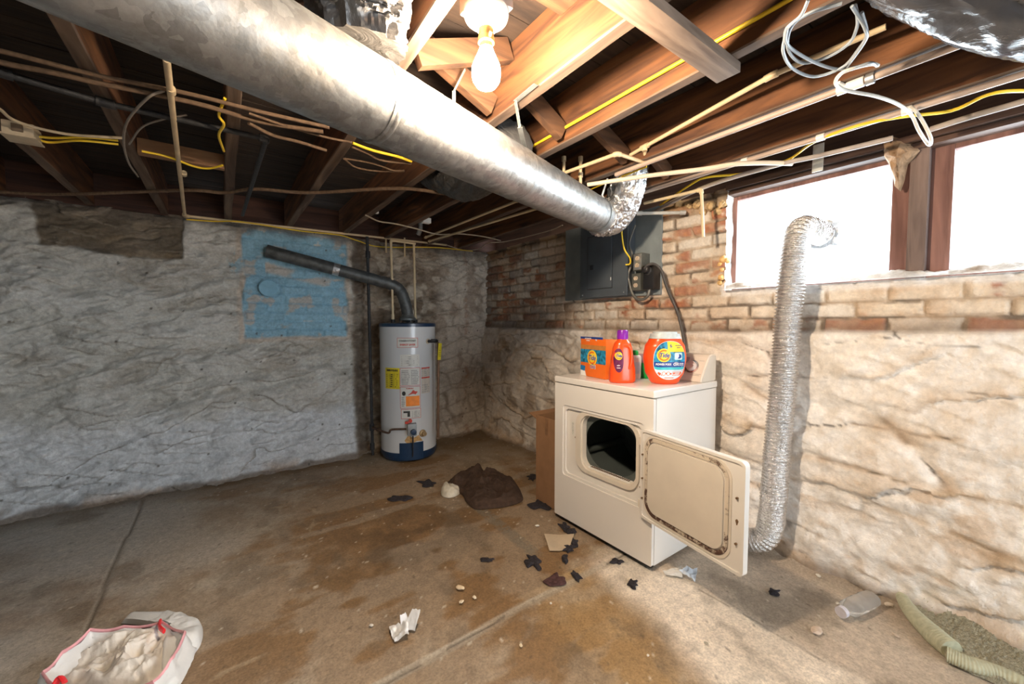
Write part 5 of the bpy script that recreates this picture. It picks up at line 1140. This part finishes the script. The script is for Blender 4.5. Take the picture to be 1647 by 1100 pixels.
# draft hood and stove pipe
b = MB(); hc = HC+Vector((.0, .0, 0)); b.lathe([(0, 1.245), (.075, 1.268), (.078, 1.285), (.055, 1.310), (.052, 1.33), (0, 1.33)], hc, 32)
for k in range(3): a = R(120*k+30); b.tube([hc+Vector((.07*math.cos(a), .07*math.sin(a), 1.243)), hc+Vector((.07*math.cos(a), .07*math.sin(a), 1.275))], .004, 6)
b.build('draft_hood', mat('dark_galvanised', (.20, .215, .215), .5, .6, .25, 30), wh)
M_stove = mat('dusty_stove_pipe', (.10, .105, .105), .5, .45, .35, 22, .25, 50)
sp = thing('flue_pipe', 'dusty dark flue pipe rising from the water heater and slanting left to the blue patch', 'flue pipe', hc+Vector((0, 0, 1.32)))
E0 = Vector((1.330, 3.625, 1.585)); E1 = Vector((.305, 3.80, 1.825))
P = sm([hc+Vector((0, 0, 1.322)), hc+Vector((-.012, .004, 1.40)), Vector((1.362, 3.605, 1.50)), Vector((1.325, 3.62, 1.560)), Vector((1.24, 3.635, 1.605)), Vector((1.15, 3.655, 1.625))], 8)
b = MB(); K = len(P); b.tube(P, [.052+.0022*(i % 4 == 0) for i in range(K)], 32, cap=False); b.build('elbow', M_stove, sp, angle=30)
A_, B_ = Vector((1.19, 3.645, 1.617)), E1
for f0, f1, rr_k in ((0, .42, 1.0), (.41, .70, 1.03), (.69, 1, 1.0)):
    b = MB(); n = 40 if f0 > .6 else 12; b.tube([A_.lerp(B_, f0+(f1-f0)*i/n) for i in range(n+1)], [.0515*rr_k*(1+(.02*(i % 2) if f0 > .6 else 0)) for i in range(n+1)], 32, cap=True); b.build('pipe_section', M_stove, sp, angle=30)
b = MB(); b.tube([A_.lerp(B_, .40), A_.lerp(B_, .455)], .0535, 32); b.build('foil_tape_band', M_foil, sp)
# tan risers on the heater
for px, lab, py0 in ((632, 'left tan riser pipe standing on the water heater', 388), (668, 'right tan riser pipe standing on the water heater', 388)):
    x = at(px, 515, 3.60, 1).x; xt = at(px-(2 if px < 650 else 1), 390, 3.60, 1).x
    t = thing('riser_pipe', lab, 'pipe', (x, 3.60, 1.246))
    b = MB(); b.tube([(x, 3.60, 1.285), (xt, 3.62, 1.985)], .0108, 14); b.build('run', M_cpvc, t)
    b = MB(); b.lathe([(0, 1.243), (.020, 1.243), (.020, 1.275), (0, 1.275)], (x, 3.60, 0), 16); b.build('nut', M_iron, t)
    for z_, h_ in ((1.275, .045), (1.62, .03), (1.87, .03)): b = MB(); k = (z_-1.285)/.7; b.tube([(x+(xt-x)*k, 3.60+.02*k, z_), (x+(xt-x)*(k+h_/.7), 3.60+.02*k, z_+h_)], .0145, 14); b.build('coupling', M_cpvc, t)
    if px < 650: b = MB(); b.tube(sm([(xt, 3.62, 1.975), (xt+.005, 3.62, 1.993), (xt+.03, 3.62, 1.996)], 4), .014, 14); b.tube([(xt+.01, 3.62, 1.996), (xt+.235, 3.62, 1.992)], .0108, 14); b.build('elbow', M_cpvc, t)
for px in (622, 652, 667):
    p = at(px, 392, 3.72, 1); b = MB(); b.tube([(p.x, 3.74, 1.90 if px == 622 else 1.88), (p.x, 3.74, 2.06)], .008, 10)
    if px != 667: o = b.build('pipe_stub', M_cpvc, org=(p.x, 3.74, 1.9)); tag(o, {622: 'short tan stub pipe left of the water heater risers', 652: 'short tan stub pipe between the water heater risers'}[px], 'pipe')
    else: b.bm.free()
p = at(676, 368, 3.55, 1); line('pipe_stub', [p+Vector((0, 0, .06)), p+Vector((.0, 0, .0)), p+Vector((-.01, .03, -.05))], .022, mat('grey_drain', (.30, .30, .29), .6), 'grey bent drain pipe end in the dark above the water heater', 'pipe')
# iron gas line beside the heater
t = thing('gas_pipe', 'thin black iron gas pipe standing on the floor left of the water heater', 'pipe', (1.092, 3.70, 0))
b = MB(); b.tube([(1.078, 3.71, 2.02), (1.092, 3.70, .02)], .0135, 14); b.build('run', M_iron, t)
for z_ in (1.86, .28, .10): b = MB(); b.tube([(1.079+.013*(2-z_)/2, 3.705, z_-.03), (1.079+.013*(2-z_)/2, 3.705, z_+.03)], .021, 14); b.build('coupling', M_iron, t)
b = MB(); b.tube([(1.092, 3.70, .28), (1.10, 3.56, .285)], .012, 12); b.tube(sm([(1.10, 3.56, .285), (1.14, 3.40, .287), FH(hu(630), hz(686), .035), FH(hu(649), hz(685), .03)], 5), .0095, 12); b.build('branch', mat('rusty_iron', (.11, .065, .045), .7, .3, .3, 40), t)

# ------------------------------------------------------------------ things lying on the floor
def fold_heap(name, outline, h, m, label, cat, seed=1, freq=6., rings=26, n=110, edge=.012, ridge_amt=.7, z=.0, group=None, prof=.5, org=None, parent=None):
    """low heap with folds: closed outline of floor points, crumpled upper surface, flat underside"""
    O = sm([Vector((p[0], p[1], 0)) for p in outline]+[Vector((outline[0][0], outline[0][1], 0))], max(3, n//len(outline)))[:-1]; n = len(O)
    c = sum(O, Vector())/n; X = []; Y = []; T = []
    for k in range(rings+1):
        f = k/rings
        for p in O: q = c.lerp(p, f); X.append(q.x); Y.append(q.y); T.append(f)
    X, Y, T = map(np.array, (X, Y, T)); X2 = X+.05*(fbm(X*8, Y*8, seed+3)-.5); Y2 = Y+.05*(fbm(X*8, Y*8, seed+4)-.5)
    rg = ridge(X2*freq, Y2*freq, seed, 4); fb = fbm(X*freq*.6, Y*freq*.6, seed+9, 3)
    Z = (edge + h*(1-T**3)**prof*(1-ridge_amt+ridge_amt*np.clip((rg-.35)*1.9, 0, 1.15))*(.55+.9*fb))
    Z = np.where(T > .985, z+.002, np.where(T > .93, Z*.75, Z))+z
    vs = list(zip(X, Y, Z)); fs = [(k*n+i, k*n+(i+1) % n, (k+1)*n+(i+1) % n, (k+1)*n+i) for k in range(rings) for i in range(n)]
    b0 = len(vs); vs += [(p.x, p.y, z+.001) for p in O]; fs += [(rings*n+i, rings*n+(i+1) % n, b0+(i+1) % n, b0+i) for i in range(n)] + [tuple(b0+i for i in range(n))]
    b = MB(); b.raw(vs, fs); bmesh.ops.remove_doubles(b.bm, verts=b.bm.verts, dist=1e-5)
    o = b.build(name, m, parent, org=(c.x, c.y, 0), angle=60)
    return o if parent else tag(o, label, cat, group)
FP = lambda pts, z=0: [at(x, y, z)[:2] for x, y in pts]
M_cloth = mat('dark_brown_cloth', (.060, .034, .022), .9, var=.3, scale=40, bump=.5, bscale=220)
fold_heap('crumpled_cloth', FP([(716, 781), (733, 770), (750, 763), (766, 753), (776, 760), (792, 762), (812, 768), (829, 779), (838, 792), (840, 806), (815, 815), (790, 818), (765, 819), (750, 808), (744, 797), (735, 792)]), .080, M_cloth, 'crumpled dark brown cloth lying on the floor between heater and dryer', 'cloth', seed=31, freq=7, ridge_amt=.85, prof=.5, edge=.012, rings=44, n=170)
M_film = mat('milky_plastic_film', (.80, .80, .80), .35, var=.04, scale=20, bump=.3, bscale=60)
fold_heap('plastic_wad', FP([(709, 792), (714, 784), (724, 781), (735, 784), (740, 792), (734, 798), (722, 801), (711, 798)]), .045, mat('dull_white_wad', (.60, .55, .45), .7, var=.15, scale=30), 'crumpled off-white wad beside the dark brown cloth', 'wad', seed=5, freq=14, rings=12, n=48)
M_lint = mat('dark_lint', (.035, .030, .036), 1., var=.4, scale=90, bump=.8, bscale=200)
LINT = [((686, 778), 12, 5, .3, 'dark lint scrap nearest the water heater'), ((642, 802), 15, 4, .2, 'thin dark lint scrap on the floor left of the brown cloth'),
 ((868, 811), 16, 7, .2, 'dark lint scrap at the corner of the cardboard box'), ((856, 768), 7, 4, .0, 'small dark lint scrap behind the cardboard box edge'), ((908, 848), 9, 6, .5, 'dark lint scrap poking out under the left end of the dryer'), ((918, 855), 8, 5, .2, 'small dark lint scrap between dryer front and paper sheet'),
 ((922, 872), 9, 8, .7, 'dark lint scrap lying on the right edge of the paper sheet'), ((916, 882), 8, 5, -.3, 'lint curl just below the right corner of the paper sheet'), ((857, 904), 11, 9, .4, 'ragged dark lint scrap in front of the paper sheet, left one'), ((784, 901), 9, 3, .1, 'small flat black scrap alone on the brown floor'),
 ((893, 933), 18, 9, .0, 'large purplish-brown lint patch beside the floor joint'), ((909, 900), 5, 5, .0, 'small round dark lint tuft right of the ragged scrap'), ((927, 927), 8, 7, .9, 'dark lint tuft with a tail on the floor joint'), ((994, 904), 9, 4, .1, 'dark lint scrap in front of the dryer corner'), ((1017, 939), 8, 6, .5, 'spidery dark lint tuft on the pale concrete near the dryer'),
 ((1243, 953), 9, 5, .1, 'small black lint tuft behind the open dryer door')]
for i, ((px, py), rx, ry, tw, lab) in enumerate(LINT):
    rnd = random.Random(i*7+3); pts = []
    for k in range(13):
        a = 2*PI*k/13; r_ = rnd.uniform(.6, 1.65); pts.append((px+rx*r_*math.cos(a+tw*.3), py+ry*r_*math.sin(a+tw)))
    m_ = mat('purple_brown_lint', (.085, .040, .040), 1., var=.4, scale=80, bump=.8, bscale=200) if i == 10 else M_lint
    fold_heap('lint_scrap', FP(pts), .009, m_, lab, 'lint', seed=i+50, freq=26, rings=6, n=39, edge=.004)
# paper sheet
P4 = [at(875, 861, 0), at(924, 861, 0), at(915, 885, 0), at(884, 888, 0)]
pp = thing('paper_sheet', 'creased cream sheet of paper lying flat in front of the dryer', 'paper', (P4[0]+P4[2])/2)
b = MB(); n = 14; vs = []
for i in range(n+1):
    for j in range(n+1):
        u, v = i/n, j/n; q = P4[0].lerp(P4[1], u).lerp(P4[3].lerp(P4[2], u), v); vs.append(q+Vector((0, 0, .004+.006*abs(u-.5)*2+.003*math.sin(v*4))))
b.raw(vs, [(i*(n+1)+j, (i+1)*(n+1)+j, (i+1)*(n+1)+j+1, i*(n+1)+j+1) for i in range(n) for j in range(n)]); b.build('sheet', mat('aged_paper', (.56, .45, .32), .8, var=.04), pp)
b = MB()
for k in range(9): q = P4[0].lerp(P4[3], .15+k*.085); r_ = P4[1].lerp(P4[2], .15+k*.085); a_, c_ = q.lerp(r_, .07), q.lerp(r_, .44); e = Vector((0, .0022, 0)); b.raw([a_+Vector((0, 0, .0125)), c_+Vector((0, 0, .0075)), c_+e+Vector((0, 0, .0075)), a_+e+Vector((0, 0, .0125))], [(0, 1, 2, 3)])
b.build('print_lines', mat('faint_print', (.34, .28, .21), .8), pp)
# torn white plastic scrap
def crumpled_sheet(name, pts3, m, label, cat, seed=1, amp=.012, freq=14, parent=None, org=None, loc=None, sub=14, up=None):
    """quad sheet through 4 corner points, crumpled in 3D, given thickness"""
    b = MB(); n = sub; X = np.zeros((n+1, n+1, 3))
    A, B_, C_, D = pts3
    for i in range(n+1):
        for j in range(n+1):
            u, v = i/n, j/n; X[i, j] = A.lerp(B_, u).lerp(D.lerp(C_, u), v)
    d = ridge(X[..., 0]*freq+X[..., 2]*5, X[..., 1]*freq-X[..., 2]*5, seed, 4)-.55
    X[..., 2] += amp*2.2*d; X[..., 0] += amp*.8*(fbm(X[..., 0]*freq*2, X[..., 1]*freq*2, seed+4)-.5); X[..., 2] = np.maximum(X[..., 2], .003)
    vs = [tuple(p) for p in X.reshape(-1, 3)]; q = len(vs); vs += [(p[0], p[1], p[2]-.0015) for p in X.reshape(-1, 3)]
    f = [(i*(n+1)+j, (i+1)*(n+1)+j, (i+1)*(n+1)+j+1, i*(n+1)+j+1) for i in range(n) for j in range(n)]
    f += [tuple(q+k for k in reversed(a)) for a in f]
    rim = [(i, 0) for i in range(n)]+[(n, j) for j in range(n)]+[(n-i, n) for i in range(n)]+[(0, n-j) for j in range(n)]
    R_ = [i*(n+1)+j for i, j in rim]; f += [(R_[k], R_[(k+1) % len(R_)], q+R_[(k+1) % len(R_)], q+R_[k]) for k in range(len(R_))]
    b.raw(vs, f); o = b.build(name, m, parent, org=org or A, angle=50)
    return o if parent else tag(o, label, cat)
M_trans = mat('thin_white_plastic', (.82, .83, .84), .3, var=.04, scale=15, alpha=.88)
t = thing('plastic_scrap', 'twisted scrap of thin white plastic alone on the brown floor', 'plastic scrap', at(650, 1015, 0))
crumpled_sheet('sheet', [at(626, 1010, .01), at(655, 1000, .035), at(658, 1022, .02), at(634, 1034, .004)], M_trans, '', '', 7, .018, 26, t)
crumpled_sheet('sheet', [at(645, 1012, .012), at(664, 977, .075), at(676, 982, .07), at(668, 1015, .01)], M_trans, '', '', 9, .012, 26, t)
crumpled_sheet('sheet', [at(643, 990, .06), at(652, 984, .055), at(662, 1008, .015), at(645, 1012, .01)], M_trans, '', '', 12, .012, 26, t)
t = thing('crumpled_wipe', 'crumpled blue-white wipe on the floor in front of the open dryer door', 'wipe', at(1097, 922, 0))
M_wipe = mat('pale_blue_wipe', (.55, .60, .66), .8, var=.12, scale=60)
crumpled_sheet('sheet', [at(1066, 918, .004), at(1096, 912, .02), at(1098, 928, .01), at(1070, 926, .004)], mat('pale_wipe', (.72, .70, .66), .8), '', '', 4, .01, 30, t)
crumpled_sheet('sheet', [at(1092, 918, .03), at(1104, 911, .05), at(1122, 916, .04), at(1118, 935, .006)], M_wipe, '', '', 6, .014, 34, t)
# clear plastic bottle lying by the wall
M_clear = mat('clear_plastic', (.85, .86, .86), .12, var=.02, trans=.85, ior=1.12)
P0 = at(1352, 985, .035); P1 = at(1402, 962, .035); d = (P1-P0); q = d.to_track_quat('Z', 'Y').to_matrix().to_4x4()
t = thing('plastic_bottle', 'clear squashed plastic bottle with a pale cap lying near the right wall', 'bottle', (P0+P1)/2-Vector((0, 0, .035)))
L_ = d.length; b = MB(); b.lathe([(0, .02), (.018, .02), (.018, .035), (.036, .060), (.038, L_*.6), (.035, L_*.7), (.038, L_*.8), (.034, L_), (0, L_)], (0, 0, 0), 28, None, 1, .85); b.xf(Matrix.Translation(P0) @ q); b.build('bottle_body', M_clear, t)
b = MB(); b.lathe([(0, 0), (.022, 0), (.022, .020), (0, .022)], (0, 0, 0), 24); b.xf(Matrix.Translation(P0) @ q); b.build('cap', mat('pale_cap', (.62, .60, .66), .4), t)
# pebbles and chips of mortar
PEB = [((1314, 1018), 9, (.62, .50, .40), 'largest pinkish mortar chip on the concrete left of the green rug'), ((1441, 1024), 4, (.60, .50, .40), 'small mortar chip near the green rug roll'), ((1430, 975), 5, (.66, .58, .48), 'mortar chip at the left end of the green rug'), ((1316, 928), 4, (.74, .70, .62), 'white mortar crumb at the foot of the right wall'),
       ((740, 948), 8, (.72, .58, .40), 'largest cream plaster chip on the brown floor'), ((742, 970), 5, (.74, .62, .45), 'cream plaster chip just below the largest one'), ((763, 963), 5, (.76, .66, .50), 'cream plaster chip right of the largest one'), ((864, 847), 4, (.86, .82, .74), 'white plaster chip left of the paper sheet'),
       ((886, 972), 3, (.86, .82, .74), 'tiny white chip on the pale floor joint'), ((597, 1008), 4, (.62, .58, .52), 'grey-white pebble left of the white plastic scrap'), ((1042, 1056), 3, (.82, .76, .66), 'tiny white chip at the bottom edge of the brown stain'), ((1136, 1037), 4, (.40, .36, .28), 'grey leafy crumb on the pale concrete'), ((1347, 972), 3, (.66, .6, .5), 'mortar crumb beside the clear bottle'),
       ((838, 1040), 4, (.74, .62, .45), 'plaster chip near the bottom middle of the floor')]
for i, ((px, py), r_, c, lab) in enumerate(PEB):
    p = at(px, py, 0); s_ = r_*p.length/640*.8; rnd = random.Random(i); b = MB(); tt = bmesh.new(); bmesh.ops.create_icosphere(tt, subdivisions=2, radius=1)
    for v in tt.verts: k = 1+rnd.uniform(-.18, .18); v.co = Vector((v.co.x*s_*k*1.15, v.co.y*s_*k*.8, v.co.z*s_*.38*k))
    b.merge(tt, Matrix.Translation(p+Vector((0, 0, s_*.3+.004))) @ Matrix.Rotation(i*1.3, 4, 'Z')); o = b.build('plaster_chip', mat('chip_%d' % i, c, .9, var=.12, scale=60), org=p, angle=25); tag(o, lab, 'debris', 'loose chips on the floor')

# ------------------------------------------------------------------ rug rolled at the foot of the right wall
M_rug = mat('sage_green_rug', (.42, .39, .28), .95, var=.30, scale=130, bump=1., bscale=260); M_rugback = mat('ribbed_rug_backing', (.46, .46, .33), .9, var=.12, scale=60)
rug = thing('rug', 'sage green shaggy rug with one edge rolled over, lying against the right wall', 'rug', at(1550, 1030, 0))
ra = [at(1440, 962, 0), at(1462, 1000, 0), at(1500, 1040, 0), at(1540, 1073, 0), at(1600, 1100, 0), at(1690, 1140, 0), at(1790, 1185, 0)]
rb = [at(1464, 945, 0), at(1500, 958, 0), at(1545, 978, 0), at(1600, 1003, 0), at(1660, 1032, 0), at(1740, 1070, 0), at(1840, 1118, 0)]
rb = [Vector((min(p.x, 2.405), p.y, 0)) for p in rb]; A_, B_ = sm(ra, 34), sm(rb, 34); nU, nV = len(A_), 60; XX = np.zeros((nU, nV+1, 3))
for i in range(nU):
    for j in range(nV+1): XX[i, j] = A_[i].lerp(B_[i], j/nV)
tuft = ridge(XX[..., 0]*85, XX[..., 1]*85, 91, 2); XX[..., 2] = .014+.012*tuft+.012*fbm(XX[..., 0]*9, XX[..., 1]*9, 92)+.035*sstep(.75, 1, np.arange(nV+1)/nV)[None, :]
XX[:, 0, 2] = .001; XX[:, -1, 2] = .001
b = MB(); b.raw([tuple(p) for p in XX.reshape(-1, 3)], [(i*(nV+1)+j, (i+1)*(nV+1)+j, (i+1)*(nV+1)+j+1, i*(nV+1)+j+1) for i in range(nU-1) for j in range(nV)]); b.build('pile', M_rug, rug, angle=180)
b = MB(); P = sm([p+Vector((.0, 0, .030)) for p in (at(1447, 966, 0), at(1465, 995, 0), at(1498, 1030, 0), at(1530, 1058, 0))], 40); K = len(P)
b.tube(P, [(.020+.016*min(1, i/(K*.7)))*(1+.035*math.sin(i*1.25)) for i in range(K)], 24); b.build('rolled_edge', M_rugback, rug, angle=70)
b = MB(); P = sm([p+Vector((.0, 0, .024)) for p in (at(1522, 1062, 0), at(1560, 1078, 0), at(1610, 1094, 0), at(1690, 1132, 0), at(1780, 1178, 0))], 40); K = len(P)
b.tube(P, [(.033-.006*min(1, i/K))*(1+.03*math.sin(i*1.25)) for i in range(K)], 24, flat=.7); b.build('rolled_edge', M_rugback, rug, angle=70)

# ------------------------------------------------------------------ white bag with red drawstring
bag = thing('trash_bag', 'open white plastic bag with red drawstring lying on the floor at lower left', 'plastic bag', at(200, 1050, 0))
M_bag = mat('white_bag_plastic', (.78, .79, .79), .3, var=.05, scale=12, bump=.35, bscale=40, alpha=.93); M_bagin = mat('bag_inner_plastic', (.72, .68, .62), .35, var=.22, scale=9, bump=.6, bscale=30); M_redtape = mat('red_drawstring', (.80, .03, .04), .35); M_pink = mat('pink_hem', (.84, .42, .46), .4, var=.12, scale=30, alpha=.95)
rim = [at(68, 1083, .07), at(100, 1050, .085), at(145, 1013, .085), at(200, 1008, .075), at(262, 1001, .075), at(298, 1017, .085), at(275, 1062, .085), at(247, 1098, .075), at(200, 1106, .06), at(140, 1108, .06), at(90, 1104, .06)]
fold_heap('bag_contents', [(p.x, p.y) for p in [at(80, 1085, .03), at(110, 1052, .03), at(150, 1020, .03), at(205, 1012, .03), at(262, 1008, .03), at(290, 1022, .03), at(270, 1062, .03), at(243, 1096, .03), at(190, 1103, .03), at(120, 1103, .03)]], .060, M_bagin, '', '', seed=61, freq=11, rings=44, n=160, parent=bag, ridge_amt=.9)
RM = [rim[i].lerp(rim[(i+1) % len(rim)], k/10)+Vector((0, 0, -.010*math.sin(PI*k/10))) for i in range(len(rim)) for k in range(10)]; n = len(RM); cen = sum(RM, Vector())/n
def wall_ring(o0, z0, o1, z1, m, name, k=8, seed=1, amp=.006):
    b = MB(); vs = []
    for i in range(k+1):
        f = i/k
        for j, p in enumerate(RM):
            d = Vector((p.x-cen.x, p.y-cen.y, 0)); d.normalize(); s_ = o0+(o1-o0)*f; w_ = float(ridge(np.array(p.x*22+f*2), np.array(p.y*22-f), seed, 3))-.55
            vs.append(Vector((p.x, p.y, 0))+d*(s_+amp*w_*2)+Vector((0, 0, max(.002, (p.z*z0)*(1-f)+(p.z*z1)*f+amp*w_))))
    b.raw(vs, [(i*n+j, i*n+(j+1) % n, (i+1)*n+(j+1) % n, (i+1)*n+j) for i in range(k) for j in range(n)]); return b.build(name, m, bag, angle=60)
wall_ring(.0, 1.0, .030, .02, M_bag, 'outer_side', 10, 3, .010); wall_ring(-.035, .35, -.002, .98, M_bag, 'inner_side', 8, 5, .010)
b = MB(); b.tube([Vector((p.x, p.y, p.z*1.0+.001)) for p in RM]+[RM[0]], .0030, 8, flat=2.4); b.build('hem', M_pink, bag, angle=60)
fold_heap('loose_back', [(p.x, p.y) for p in [at(195, 1003, 0), at(208, 992, 0), at(240, 990, 0), at(272, 990, 0), at(292, 992, 0), at(308, 1000, 0), at(324, 1006, 0), at(326, 1026, 0), at(316, 1048, 0), at(285, 1073, 0), at(262, 1092, 0), at(262, 1060, 0), at(290, 1025, 0), at(262, 1010, 0)]], .055, M_bag, '', '', seed=66, freq=6, rings=22, n=112, parent=bag, ridge_amt=.6)
for pts in ([(258, 999, .078), (256, 1004, .085), (258, 1010, .086), (264, 1015, .084)], [(88, 1102, .070), (97, 1089, .088), (104, 1097, .080)]):
    b = MB(); b.tube(sm([at(x, y, z_) for x, y, z_ in pts], 6), .0052, 8, flat=2); b.build('drawstring', M_redtape, bag)

# painted-over round flue cover in the blue patch
p = at(432, 463, YW-.055, 1); b = MB(); b.lathe([(0, -.045), (.068, -.045), (.068, -.003), (.062, .0), (.058, -.002), (0, -.002)], (0, 0, 0), 40); b.xf(Matrix.Translation(p) @ Matrix.Rotation(R(90), 4, 'X'))
o = b.build('flue_cover', mat('blue_wall_paint', (.22, .42, .55), .8, var=.1, scale=20, bump=.4, bscale=30), org=p); tag(o, 'round flue cover painted the same blue as the brick patch around it', 'flue cover')
